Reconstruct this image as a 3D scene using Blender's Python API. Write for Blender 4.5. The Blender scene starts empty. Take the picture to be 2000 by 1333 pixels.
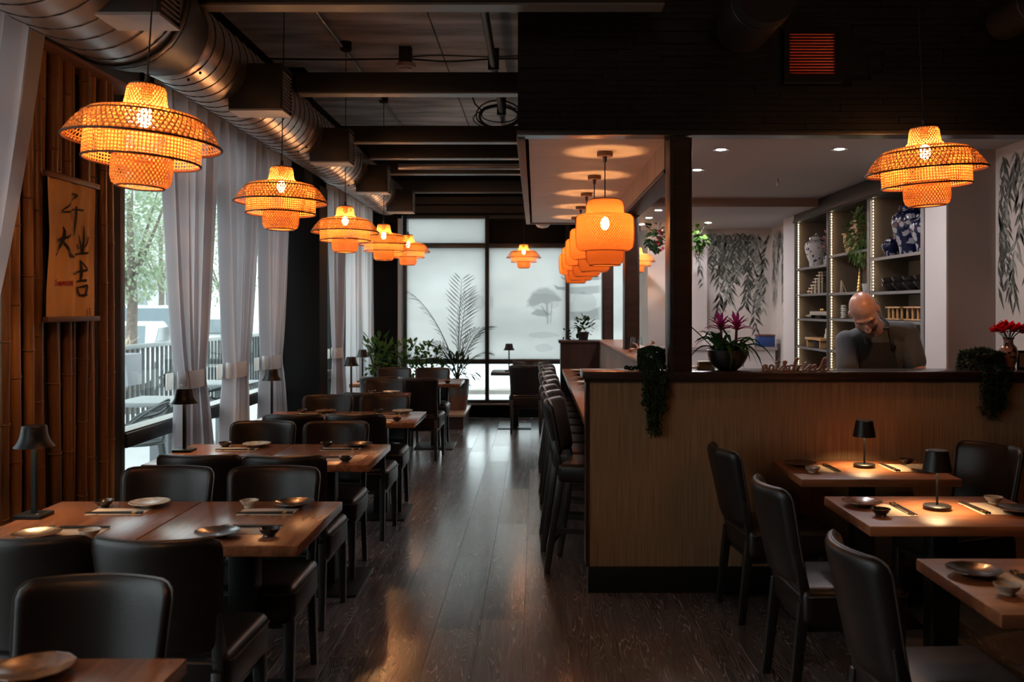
import bpy, bmesh, math, random
from mathutils import Vector, Matrix
random.seed(7)
R = random.Random(11)
PI = math.pi
scene = bpy.context.scene
COL = scene.collection

# ------------------------------------------------------------------ camera
FPX, VX, VY, CAMH = 1800.0, 1046.0, 602.0, 1.6
cam = bpy.data.cameras.new('camera'); cam_o = bpy.data.objects.new('camera', cam); COL.objects.link(cam_o)
cam.sensor_fit = 'HORIZONTAL'; cam.sensor_width = 36.0; cam.lens = 36.0 * FPX / 2000.0
cam.shift_x = (1000.0 - VX) / 2000.0; cam.shift_y = (VY - 666.5) / 2000.0
cam_o.location = (0, 0, CAMH); cam_o.rotation_euler = (PI / 2, 0, 0)
cam.dof.use_dof = True; cam.dof.focus_distance = 5.6; cam.dof.aperture_fstop = 3.2
cam.clip_start = 0.05; cam.clip_end = 200
scene.camera = cam_o

# ------------------------------------------------------------------ world, exposure
SKY = 3.6
w = bpy.data.worlds.new('overcast_sky'); scene.world = w; w.use_nodes = True
bg = w.node_tree.nodes['Background']; bg.inputs[0].default_value = (0.90, 0.98, 1.0, 1); bg.inputs[1].default_value = SKY
vs = scene.view_settings
scene.display_settings.display_device = 'sRGB'
vs.view_transform = 'Standard'; vs.look = 'None'; vs.exposure = 0.0; vs.gamma = 1.0; vs.use_curve_mapping = False
cy = scene.cycles
cy.use_denoising = True
cy.max_bounces = 7; cy.diffuse_bounces = 3; cy.glossy_bounces = 3; cy.transmission_bounces = 5; cy.transparent_max_bounces = 16
cy.sample_clamp_indirect = 3.0
cy.caustics_reflective = False; cy.caustics_refractive = False
# strengths of the lamps the place has (used in the lamp builders)
L_HAT, L_DRUM, L_TABLE, L_DOWN, L_LED = 600.0, 600.0, 430.0, 880.0, 20.0

# ------------------------------------------------------------------ materials
MATS = {}
def newmat(name):
    m = bpy.data.materials.new(name); m.use_nodes = True
    nt = m.node_tree
    for n in list(nt.nodes): nt.nodes.remove(n)
    out = nt.nodes.new('ShaderNodeOutputMaterial')
    MATS[name] = m
    return m, nt, out
def N(nt, t, **kw):
    n = nt.nodes.new(t)
    for k, v in kw.items():
        if k.startswith('i_'):
            key = k[2:]
            key = int(key) if key.isdigit() else key
            n.inputs[key].default_value = v
        else: setattr(n, k, v)
    return n
def L(nt, a, b): nt.links.new(a, b)
def rgba(c): return (c[0], c[1], c[2], 1.0)
def plain(name, col, rough=0.5, metal=0.0, spec=0.5, noise=None, bump=None, coat=0.0, sheen=0.0):
    """principled; noise=(scale, amount) varies the colour; bump=(scale, strength)"""
    m, nt, out = newmat(name)
    b = N(nt, 'ShaderNodeBsdfPrincipled'); L(nt, b.outputs[0], out.inputs[0])
    b.inputs['Base Color'].default_value = rgba(col); b.inputs['Roughness'].default_value = rough
    b.inputs['Metallic'].default_value = metal; b.inputs['Specular IOR Level'].default_value = spec
    b.inputs['Coat Weight'].default_value = coat
    b.inputs['Sheen Weight'].default_value = sheen
    if noise or bump: tc = N(nt, 'ShaderNodeTexCoord')
    if noise:
        n = N(nt, 'ShaderNodeTexNoise'); n.inputs['Scale'].default_value = noise[0]; n.inputs['Detail'].default_value = 4
        L(nt, tc.outputs['Object'], n.inputs['Vector'])
        r = N(nt, 'ShaderNodeValToRGB'); a = noise[1]
        r.color_ramp.elements[0].position = 0.3; r.color_ramp.elements[1].position = 0.7
        r.color_ramp.elements[0].color = rgba([c * (1 - a) for c in col]); r.color_ramp.elements[1].color = rgba([min(1, c * (1 + a)) for c in col])
        L(nt, n.outputs['Fac'], r.inputs[0]); L(nt, r.outputs[0], b.inputs['Base Color'])
    if bump:
        n2 = N(nt, 'ShaderNodeTexNoise'); n2.inputs['Scale'].default_value = bump[0]; n2.inputs['Detail'].default_value = 3
        L(nt, tc.outputs['Object'], n2.inputs['Vector'])
        bp = N(nt, 'ShaderNodeBump'); bp.inputs['Strength'].default_value = bump[1]; bp.inputs['Distance'].default_value = 0.002
        L(nt, n2.outputs['Fac'], bp.inputs['Height']); L(nt, bp.outputs[0], b.inputs['Normal'])
    return m
def emit(name, col, strength):
    m, nt, out = newmat(name)
    e = N(nt, 'ShaderNodeEmission'); e.inputs[0].default_value = rgba(col); e.inputs[1].default_value = strength
    L(nt, e.outputs[0], out.inputs[0]); return m
def wood(name, dark, light, scale=(1.5, 14, 14), rough=0.4, coat=0.0, rnd=True, bump=0.1):
    """straight grained wood, grain along local X of the object coordinates"""
    m, nt, out = newmat(name)
    b = N(nt, 'ShaderNodeBsdfPrincipled'); L(nt, b.outputs[0], out.inputs[0])
    b.inputs['Roughness'].default_value = rough; b.inputs['Coat Weight'].default_value = coat; b.inputs['Coat Roughness'].default_value = 0.15
    tc = N(nt, 'ShaderNodeTexCoord'); mp = N(nt, 'ShaderNodeMapping'); mp.inputs['Scale'].default_value = scale
    L(nt, tc.outputs['Object'], mp.inputs[0])
    if rnd:
        oi = N(nt, 'ShaderNodeObjectInfo'); mu = N(nt, 'ShaderNodeMath', operation='MULTIPLY', i_1=37.0)
        L(nt, oi.outputs['Random'], mu.inputs[0]); cx = N(nt, 'ShaderNodeCombineXYZ')
        for k in range(3): L(nt, mu.outputs[0], cx.inputs[k])
        L(nt, cx.outputs[0], mp.inputs['Location'])
    n = N(nt, 'ShaderNodeTexNoise'); n.inputs['Scale'].default_value = 2.2; n.inputs['Detail'].default_value = 6; n.inputs['Distortion'].default_value = 0.6
    L(nt, mp.outputs[0], n.inputs['Vector'])
    r = N(nt, 'ShaderNodeValToRGB'); r.color_ramp.elements[0].position = 0.32; r.color_ramp.elements[1].position = 0.68
    r.color_ramp.elements[0].color = rgba(dark); r.color_ramp.elements[1].color = rgba(light)
    L(nt, n.outputs['Fac'], r.inputs[0]); L(nt, r.outputs[0], b.inputs['Base Color'])
    bp = N(nt, 'ShaderNodeBump'); bp.inputs['Strength'].default_value = bump; bp.inputs['Distance'].default_value = 0.002
    L(nt, n.outputs['Fac'], bp.inputs['Height']); L(nt, bp.outputs[0], b.inputs['Normal'])
    return m

# --- floor planks: dark wood with pale limed cathedral grain
def floor_mat():
    m, nt, out = newmat('floor_plank_wood')
    b = N(nt, 'ShaderNodeBsdfPrincipled'); L(nt, b.outputs[0], out.inputs[0])
    tc = N(nt, 'ShaderNodeTexCoord'); oi = N(nt, 'ShaderNodeObjectInfo')
    mu = N(nt, 'ShaderNodeMath', operation='MULTIPLY', i_1=91.0); L(nt, oi.outputs['Random'], mu.inputs[0])
    cx = N(nt, 'ShaderNodeCombineXYZ')
    for k in range(3): L(nt, mu.outputs[0], cx.inputs[k])
    mp = N(nt, 'ShaderNodeMapping'); mp.inputs['Scale'].default_value = (10.0, 0.62, 1.0)
    L(nt, tc.outputs['Object'], mp.inputs[0]); L(nt, cx.outputs[0], mp.inputs['Location'])
    n = N(nt, 'ShaderNodeTexNoise'); n.inputs['Scale'].default_value = 1.0; n.inputs['Detail'].default_value = 2.5; n.inputs['Roughness'].default_value = 0.45
    L(nt, mp.outputs[0], n.inputs['Vector'])
    m1 = N(nt, 'ShaderNodeMath', operation='MULTIPLY', i_1=38.0); L(nt, n.outputs['Fac'], m1.inputs[0])
    fr = N(nt, 'ShaderNodeMath', operation='PINGPONG', i_1=0.5); L(nt, m1.outputs[0], fr.inputs[0])
    ln = N(nt, 'ShaderNodeMapRange', interpolation_type='SMOOTHSTEP'); ln.inputs[1].default_value = 0.17; ln.inputs[2].default_value = 0.03; ln.inputs[3].default_value = 0; ln.inputs[4].default_value = 1
    L(nt, fr.outputs[0], ln.inputs[0])
    # fine straight pores
    mp2 = N(nt, 'ShaderNodeMapping'); mp2.inputs['Scale'].default_value = (160, 5, 1); L(nt, tc.outputs['Object'], mp2.inputs[0]); L(nt, cx.outputs[0], mp2.inputs['Location'])
    n2 = N(nt, 'ShaderNodeTexNoise'); n2.inputs['Scale'].default_value = 1; n2.inputs['Detail'].default_value = 2; L(nt, mp2.outputs[0], n2.inputs['Vector'])
    n3 = N(nt, 'ShaderNodeTexNoise'); n3.inputs['Scale'].default_value = 3.0; n3.inputs['Detail'].default_value = 2; L(nt, mp.outputs[0], n3.inputs['Vector'])
    amt = N(nt, 'ShaderNodeMapRange'); amt.inputs[1].default_value = 0.4; amt.inputs[2].default_value = 0.62; amt.inputs[3].default_value = 0.28; amt.inputs[4].default_value = 1.0; L(nt, n3.outputs['Fac'], amt.inputs[0])
    lf = N(nt, 'ShaderNodeMath', operation='MULTIPLY'); L(nt, ln.outputs[0], lf.inputs[0]); L(nt, amt.outputs[0], lf.inputs[1])
    base = N(nt, 'ShaderNodeMix', data_type='RGBA'); base.inputs[6].default_value = (0.056, 0.044, 0.042, 1); base.inputs[7].default_value = (0.100, 0.080, 0.076, 1)
    L(nt, n2.outputs['Fac'], base.inputs[0])
    tone = N(nt, 'ShaderNodeMapRange'); tone.inputs[3].default_value = 0.65; tone.inputs[4].default_value = 1.35; L(nt, oi.outputs['Random'], tone.inputs[0])
    tm = N(nt, 'ShaderNodeVectorMath', operation='SCALE'); L(nt, base.outputs[2], tm.inputs[0]); L(nt, tone.outputs[0], tm.inputs['Scale'])
    mx = N(nt, 'ShaderNodeMix', data_type='RGBA'); mx.inputs[7].default_value = (0.28, 0.255, 0.248, 1)
    L(nt, lf.outputs[0], mx.inputs[0]); L(nt, tm.outputs[0], mx.inputs[6]); L(nt, mx.outputs[2], b.inputs['Base Color'])
    ro = N(nt, 'ShaderNodeMapRange'); ro.inputs[3].default_value = 0.19; ro.inputs[4].default_value = 0.28; L(nt, oi.outputs['Random'], ro.inputs[0]); L(nt, ro.outputs[0], b.inputs['Roughness'])
    b.inputs['Specular IOR Level'].default_value = 0.8; b.inputs['IOR'].default_value = 1.75; b.inputs['Coat Weight'].default_value = 0.0
    ad = N(nt, 'ShaderNodeMath', operation='MULTIPLY_ADD', i_1=0.02); L(nt, n2.outputs['Fac'], ad.inputs[0]); L(nt, lf.outputs[0], ad.inputs[2])
    bp = N(nt, 'ShaderNodeBump'); bp.inputs['Strength'].default_value = 0.06; bp.inputs['Distance'].default_value = 0.0005
    L(nt, ad.outputs[0], bp.inputs['Height']); L(nt, bp.outputs[0], b.inputs['Normal'])
    return m
FLOOR = floor_mat()

def streaks(name, c0, c1, sx, sz, rough=0.8, bump=0.25, axis='X'):
    """vertical woven streaks (grasscloth): fine across the wall, long in z"""
    m, nt, out = newmat(name)
    b = N(nt, 'ShaderNodeBsdfPrincipled'); L(nt, b.outputs[0], out.inputs[0]); b.inputs['Roughness'].default_value = rough
    b.inputs['Specular IOR Level'].default_value = 0.25
    tc = N(nt, 'ShaderNodeTexCoord'); mp = N(nt, 'ShaderNodeMapping'); mp.inputs['Scale'].default_value = (sx, sx, sz)
    L(nt, tc.outputs['Object'], mp.inputs[0])
    n = N(nt, 'ShaderNodeTexNoise'); n.inputs['Scale'].default_value = 1.0; n.inputs['Detail'].default_value = 3; L(nt, mp.outputs[0], n.inputs['Vector'])
    r = N(nt, 'ShaderNodeValToRGB'); r.color_ramp.elements[0].position = 0.36; r.color_ramp.elements[1].position = 0.64
    r.color_ramp.elements[0].color = rgba(c0); r.color_ramp.elements[1].color = rgba(c1)
    L(nt, n.outputs['Fac'], r.inputs[0]); L(nt, r.outputs[0], b.inputs['Base Color'])
    bp = N(nt, 'ShaderNodeBump'); bp.inputs['Strength'].default_value = bump; bp.inputs['Distance'].default_value = 0.002
    L(nt, n.outputs['Fac'], bp.inputs['Height']); L(nt, bp.outputs[0], b.inputs['Normal'])
    return m
GRASS = streaks('grasscloth', (0.19, 0.105, 0.050), (0.30, 0.175, 0.090), 260, 3.0, bump=.15)
GRASS_GREY = streaks('grasscloth_bar_side', (0.20, 0.19, 0.185), (0.30, 0.285, 0.28), 260, 3.0)

def concrete():
    m, nt, out = newmat('concrete_slab')
    b = N(nt, 'ShaderNodeBsdfPrincipled'); L(nt, b.outputs[0], out.inputs[0]); b.inputs['Roughness'].default_value = 0.7
    tc = N(nt, 'ShaderNodeTexCoord'); mp = N(nt, 'ShaderNodeMapping'); mp.inputs['Scale'].default_value = (0.7, 3.2, 1); L(nt, tc.outputs['Object'], mp.inputs[0])
    n = N(nt, 'ShaderNodeTexNoise'); n.inputs['Scale'].default_value = 1.6; n.inputs['Detail'].default_value = 7; L(nt, mp.outputs[0], n.inputs['Vector'])
    r = N(nt, 'ShaderNodeValToRGB'); r.color_ramp.elements[0].position = 0.33; r.color_ramp.elements[1].position = 0.7
    r.color_ramp.elements[0].color = (0.26, 0.252, 0.255, 1); r.color_ramp.elements[1].color = (0.74, 0.72, 0.72, 1)
    L(nt, n.outputs['Fac'], r.inputs[0])
    v = N(nt, 'ShaderNodeTexVoronoi'); v.inputs['Scale'].default_value = 9; L(nt, tc.outputs['Object'], v.inputs['Vector'])
    pit = N(nt, 'ShaderNodeMapRange'); pit.inputs[1].default_value = 0.03; pit.inputs[2].default_value = 0.07; L(nt, v.outputs['Distance'], pit.inputs[0])
    mx = N(nt, 'ShaderNodeMix', data_type='RGBA'); mx.inputs[6].default_value = (0.03, 0.03, 0.03, 1)
    L(nt, pit.outputs[0], mx.inputs[0]); L(nt, r.outputs[0], mx.inputs[7]); L(nt, mx.outputs[2], b.inputs['Base Color'])
    return m
CONCRETE = concrete()

def translucent(name, col, transl=0.5, trans=0.0, rough=0.9, noise=None):
    """thin cloth, film or bamboo: diffuse + translucent (+ see-through share)"""
    m, nt, out = newmat(name)
    d = N(nt, 'ShaderNodeBsdfDiffuse'); t = N(nt, 'ShaderNodeBsdfTranslucent'); mx = N(nt, 'ShaderNodeMixShader'); mx.inputs[0].default_value = transl
    d.inputs[0].default_value = rgba(col); t.inputs[0].default_value = rgba(col)
    if noise:
        tc = N(nt, 'ShaderNodeTexCoord'); mp = N(nt, 'ShaderNodeMapping'); mp.inputs['Scale'].default_value = noise[0]; L(nt, tc.outputs['Object'], mp.inputs[0])
        n = N(nt, 'ShaderNodeTexNoise'); n.inputs['Scale'].default_value = 1; n.inputs['Detail'].default_value = 4; L(nt, mp.outputs[0], n.inputs['Vector'])
        r = N(nt, 'ShaderNodeValToRGB'); r.color_ramp.elements[0].position = 0.35; r.color_ramp.elements[1].position = 0.65
        r.color_ramp.elements[0].color = rgba(noise[1]); r.color_ramp.elements[1].color = rgba(noise[2])
        L(nt, n.outputs['Fac'], r.inputs[0]); L(nt, r.outputs[0], d.inputs[0]); L(nt, r.outputs[0], t.inputs[0])
    L(nt, d.outputs[0], mx.inputs[1]); L(nt, t.outputs[0], mx.inputs[2])
    if trans > 0:
        tr = N(nt, 'ShaderNodeBsdfTransparent'); m2 = N(nt, 'ShaderNodeMixShader'); m2.inputs[0].default_value = trans
        L(nt, mx.outputs[0], m2.inputs[1]); L(nt, tr.outputs[0], m2.inputs[2]); L(nt, m2.outputs[0], out.inputs[0])
    else: L(nt, mx.outputs[0], out.inputs[0])
    return m
def glass(name, tint=(0.93, 0.97, 0.97), spec=1.0):
    m, nt, out = newmat(name)
    tr = N(nt, 'ShaderNodeBsdfTransparent'); tr.inputs[0].default_value = rgba(tint)
    g = N(nt, 'ShaderNodeBsdfGlossy'); g.inputs['Roughness'].default_value = 0.02
    f = N(nt, 'ShaderNodeFresnel'); f.inputs[0].default_value = 1.5
    gm = N(nt, 'ShaderNodeNewGeometry'); inv = N(nt, 'ShaderNodeMath', operation='SUBTRACT', i_0=spec); L(nt, gm.outputs['Backfacing'], inv.inputs[1])
    cl = N(nt, 'ShaderNodeMath', operation='MAXIMUM', i_1=0.0); L(nt, inv.outputs[0], cl.inputs[0])
    mu = N(nt, 'ShaderNodeMath', operation='MULTIPLY'); L(nt, f.outputs[0], mu.inputs[0]); L(nt, cl.outputs[0], mu.inputs[1])
    mx = N(nt, 'ShaderNodeMixShader'); L(nt, mu.outputs[0], mx.inputs[0]); L(nt, tr.outputs[0], mx.inputs[1]); L(nt, g.outputs[0], mx.inputs[2]); L(nt, mx.outputs[0], out.inputs[0])
    return m
def tinted(name, col):
    m, nt, out = newmat(name)
    tr = N(nt, 'ShaderNodeBsdfTransparent'); tr.inputs[0].default_value = rgba(col); L(nt, tr.outputs[0], out.inputs[0]); return m

GLASS = glass('window_glass'); GLASSWARE = glass('drinking_glass', (0.96, 0.98, 0.98), 1.0)
FILM = translucent('frosted_film', (0.8, 0.84, 0.84), 0.85, 0.04, noise=((0.5, 1, 1.1), (0.52, 0.54, 0.53), (0.66, 0.68, 0.67)))
PRINT1 = tinted('film_print_pale', (0.86, 0.86, 0.86)); PRINT2 = tinted('film_print_grey', (0.88, 0.883, 0.883)); PRINT3 = tinted('film_print_dark', (0.82, 0.823, 0.823))
BLACKWALL = plain('black_wall_paint', (0.0055, 0.0055, 0.006), 0.7, spec=0.06, noise=(3, 0.15))
BLACKPANEL = plain('black_relief_panel', (0.006, 0.006, 0.0065), 0.3, bump=(60, 0.2))
FRAME = plain('black_window_frame', (0.012, 0.014, 0.016), 0.4)
BEAM = plain('black_beam', (0.014, 0.0135, 0.0135), 0.45)
FLANGE_LIT = plain('beam_flange_lit_tone', (0.15, 0.14, 0.135), 0.4)  # paler than the web: light from below is put into this colour
BLACKMETAL = plain('black_metal', (0.006, 0.006, 0.006), 0.4, spec=0.3)
BLACKWOOD = plain('black_stained_wood', (0.013, 0.011, 0.010), 0.4, bump=(40, 0.1))
LEATHER = plain('dark_brown_leather', (0.0125, 0.0085, 0.0073), 0.36, spec=0.30, bump=(220, 0.25), noise=(9, 0.15))
PIPING = plain('leather_piping', (0.045, 0.035, 0.03), 0.4)
TABLE = wood('table_wood', (0.17, 0.055, 0.022), (0.34, 0.122, 0.05), (1.2, 12, 12), 0.40, 0.0)
TABLE_Y = wood('table_wood_across', (0.15, 0.052, 0.024), (0.31, 0.12, 0.056), (12, 1.2, 12), 0.25, 0.0)
DARKWOOD = wood('dark_walnut', (0.012, 0.0058, 0.0045), (0.032, 0.014, 0.0095), (10, 10, 1.2), 0.4)
LEDGEWOOD = wood('ledge_walnut', (0.016, 0.0078, 0.006), (0.038, 0.018, 0.013), (1.2, 10, 10), 0.3, 0.2)
REDWOOD = wood('reddish_wood', (0.20, 0.075, 0.035), (0.34, 0.14, 0.07), (10, 1.2, 10), 0.4)
GALV = plain('galvanised_duct', (0.46, 0.41, 0.38), 0.36, 0.9, noise=(4, 0.2))
SEAM = plain('duct_seam', (0.014, 0.012, 0.012), 0.5, 0.1)
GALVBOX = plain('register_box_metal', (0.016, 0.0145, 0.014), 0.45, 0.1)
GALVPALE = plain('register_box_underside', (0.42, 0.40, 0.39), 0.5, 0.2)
PIPE = plain('painted_pipe', (0.11, 0.105, 0.10), 0.45)
STEELPIPE = plain('steel_conduit', (0.30, 0.29, 0.28), 0.35, 0.7)
CABLE = plain('black_cable', (0.012, 0.012, 0.012), 0.5)
CURTAIN = translucent('sheer_curtain', (0.50, 0.48, 0.51), 0.5, 0.04)
CURTAIN_P = translucent('pale_curtain', (0.76, 0.76, 0.78), 0.6, 0.08)
BAND = translucent('tieback_fabric', (0.90, 0.88, 0.86), 0.5)
WEAVE = translucent('woven_bamboo', (0.64, 0.26, 0.075), 0.12)
WEAVE_D = translucent('woven_bamboo_tight', (0.70, 0.295, 0.085), 0.25)
LINER = translucent('lamp_liner', (0.46, 0.165, 0.042), 0.45, 0.12)
WEAVE_K = translucent('dark_bamboo_strip', (0.42, 0.10, 0.025), 0.06)
HOOP = plain('dark_bamboo_hoop', (0.10, 0.028, 0.010), 0.5)
CAP = plain('lamp_canopy', (0.05, 0.03, 0.02), 0.4)
BULB = emit('warm_bulb', (1.0, 0.475, 0.175), L_HAT); BULBD = emit('warm_bulb_drum', (1.0, 0.475, 0.175), L_DRUM)
BBULB = emit('bell_lamp_led', (1.0, 0.64, 0.31), L_TABLE * .4)
TBULB = emit('table_lamp_led', (1.0, 0.66, 0.33), L_TABLE)
DOWN = emit('downlight_led', (1.0, 0.94, 0.94), L_DOWN)
LED = emit('shelf_led', (1.0, 0.80, 0.52), L_LED)
KWHITE = plain('kitchen_white_paint', (0.62, 0.585, 0.59), 0.6)
KCEIL = plain('kitchen_ceiling_paint', (0.52, 0.485, 0.485), 0.65)
KTAUPE = plain('taupe_wall', (0.33, 0.275, 0.27), 0.65, bump=(90, 0.2))
KMURAL = plain('mural_ground', (0.56, 0.51, 0.48), 0.7, noise=(2.2, 0.09))
LEAFPRINT = plain('mural_leaf_dark', (0.065, 0.07, 0.06), 0.7, noise=(30, 0.45)); LEAFPRINT2 = plain('mural_leaf_pale', (0.25, 0.26, 0.235), 0.7, noise=(30, 0.4))
SOFFIT = plain('soffit_paint', (0.60, 0.50, 0.43), 0.6, noise=(5, 0.08))
CLADWOOD = wood('header_cladding', (0.24, 0.14, 0.085), (0.40, 0.25, 0.16), (14, 14, 1.2), 0.55)
SHELFDARK = plain('shelf_dark_frame', (0.020, 0.018, 0.018), 0.45); SHELFEDGE = plain('shelf_edge_metal', (0.21, 0.20, 0.20), 0.35, 0.4)
SHELFIN = plain('shelf_interior_taupe', (0.15, 0.115, 0.085), 0.5)
SHELFBACK = plain('shelf_back_panel', (0.17, 0.135, 0.11), 0.6)
def bamboo():
    m, nt, out = newmat('bamboo_culm')
    b = N(nt, 'ShaderNodeBsdfPrincipled'); L(nt, b.outputs[0], out.inputs[0]); b.inputs['Roughness'].default_value = 0.42
    tc = N(nt, 'ShaderNodeTexCoord'); oi = N(nt, 'ShaderNodeObjectInfo'); mp = N(nt, 'ShaderNodeMapping'); mp.inputs['Scale'].default_value = (22, 22, 1.3)
    L(nt, tc.outputs['Object'], mp.inputs[0]); mu = N(nt, 'ShaderNodeMath', operation='MULTIPLY', i_1=51.0); L(nt, oi.outputs['Random'], mu.inputs[0]); cx = N(nt, 'ShaderNodeCombineXYZ')
    for k in range(3): L(nt, mu.outputs[0], cx.inputs[k])
    L(nt, cx.outputs[0], mp.inputs['Location'])
    n = N(nt, 'ShaderNodeTexNoise'); n.inputs['Scale'].default_value = 1.5; n.inputs['Detail'].default_value = 5; L(nt, mp.outputs[0], n.inputs['Vector'])
    r = N(nt, 'ShaderNodeValToRGB'); r.color_ramp.elements[0].position = 0.3; r.color_ramp.elements[1].position = 0.72
    r.color_ramp.elements[0].color = (0.15, 0.063, 0.021, 1); r.color_ramp.elements[1].color = (0.40, 0.195, 0.07, 1)
    L(nt, n.outputs['Fac'], r.inputs[0])
    tone = N(nt, 'ShaderNodeMapRange'); tone.inputs[3].default_value = 0.55; tone.inputs[4].default_value = 1.25; L(nt, oi.outputs['Random'], tone.inputs[0])
    tm = N(nt, 'ShaderNodeVectorMath', operation='SCALE'); L(nt, r.outputs[0], tm.inputs[0]); L(nt, tone.outputs[0], tm.inputs['Scale']); L(nt, tm.outputs[0], b.inputs['Base Color'])
    return m
BAMBOO = bamboo(); NODE = plain('bamboo_node', (0.20, 0.10, 0.042), 0.5)
SCROLL = plain('scroll_cloth', (0.86, 0.46, 0.17), 0.8, noise=(3.5, 0.12)); SCROLLBAR = plain('scroll_rod', (0.13, 0.055, 0.03), 0.5)
INK = plain('black_ink', (0.008, 0.007, 0.007), 0.7); REDINK = plain('red_ink', (0.42, 0.008, 0.012), 0.7)
PAPER = plain('paper_placemat', (0.62, 0.48, 0.36), 0.8)
CERAM_DARK = plain('dark_glazed_ceramic', (0.025, 0.02, 0.018), 0.2, noise=(25, 0.6), coat=0.2)
CERAM_PALE = plain('pale_glazed_ceramic', (0.50, 0.42, 0.33), 0.25, noise=(30, 0.3), coat=0.1)
CERAM_BROWN = plain('brown_glazed_ceramic', (0.17, 0.07, 0.03), 0.22, noise=(22, 0.6), coat=0.2)
GOLD = plain('gold_band', (0.7, 0.42, 0.14), 0.3, 0.9)
LEAF = translucent('leaf_green', (0.055, 0.12, 0.03), 0.3, noise=((6, 6, 6), (0.03, 0.075, 0.02), (0.12, 0.21, 0.05)))
LEAFP = translucent('leaf_pale_green', (0.2, 0.3, 0.1), 0.3, noise=((9, 9, 9), (0.10, 0.19, 0.05), (0.30, 0.40, 0.17)))
LEAFD = translucent('leaf_dark', (0.02, 0.036, 0.018), 0.2, noise=((20, 20, 20), (0.013, 0.023, 0.012), (0.038, 0.065, 0.03)))
LEAFB = translucent('leaf_bromeliad', (0.02, 0.055, 0.02), 0.25, noise=((12, 12, 12), (0.012, 0.035, 0.014), (0.04, 0.10, 0.03)))
LEAFOUT = translucent('leaf_street', (0.4, 0.48, 0.34), 0.4, noise=((2, 2, 2), (0.30, 0.40, 0.25), (0.52, 0.58, 0.42)))
STEM = plain('plant_stem', (0.06, 0.075, 0.03), 0.6); TRUNK = plain('tree_bark', (0.20, 0.16, 0.13), 0.8, noise=(20, 0.3))
MAGENTA = translucent('bract_magenta', (0.30, 0.022, 0.13), 0.3); REDPETAL = translucent('petal_red', (0.62, 0.010, 0.015), 0.25)
PINKPETAL = translucent('petal_blush', (0.75, 0.42, 0.34), 0.3)
POTDARK = plain('dark_pot', (0.014, 0.012, 0.012), 0.3); POTGREY = plain('grey_pot', (0.075, 0.066, 0.062), 0.5, noise=(8, 0.2)); POTWHITE = plain('pale_pot', (0.45, 0.43, 0.41), 0.5)
SOIL = plain('soil', (0.02, 0.014, 0.01), 0.9)
SIGNWOOD = wood('sign_wood', (0.20, 0.085, 0.05), (0.34, 0.16, 0.10), (3, 20, 20), 0.5)
SLAT_REDLIT = plain('slat_red_light_tone', (0.55, 0.05, 0.03), 0.45)  # red light falling on the vent slats, put into their colour
PLASTIC = plain('offwhite_plastic', (0.62, 0.52, 0.47), 0.45)
SKIN = plain('skin', (0.56, 0.31, 0.24), 0.34, noise=(18, 0.10)); BEARD = plain('beard_stubble', (0.10, 0.065, 0.05), 0.7, noise=(180, 0.6)); LIP = plain('lip', (0.33, 0.11, 0.09), 0.5)
EYE = plain('eye', (0.03, 0.02, 0.02), 0.2); BROW = plain('eyebrow', (0.05, 0.028, 0.018), 0.8)
TEE = plain('slate_tshirt', (0.062, 0.075, 0.09), 0.8, bump=(40, 0.3), sheen=0.2); APRON = plain('dark_apron', (0.012, 0.012, 0.014), 0.75); TROUSERS = plain('dark_trousers', (0.015, 0.015, 0.018), 0.8)
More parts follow.
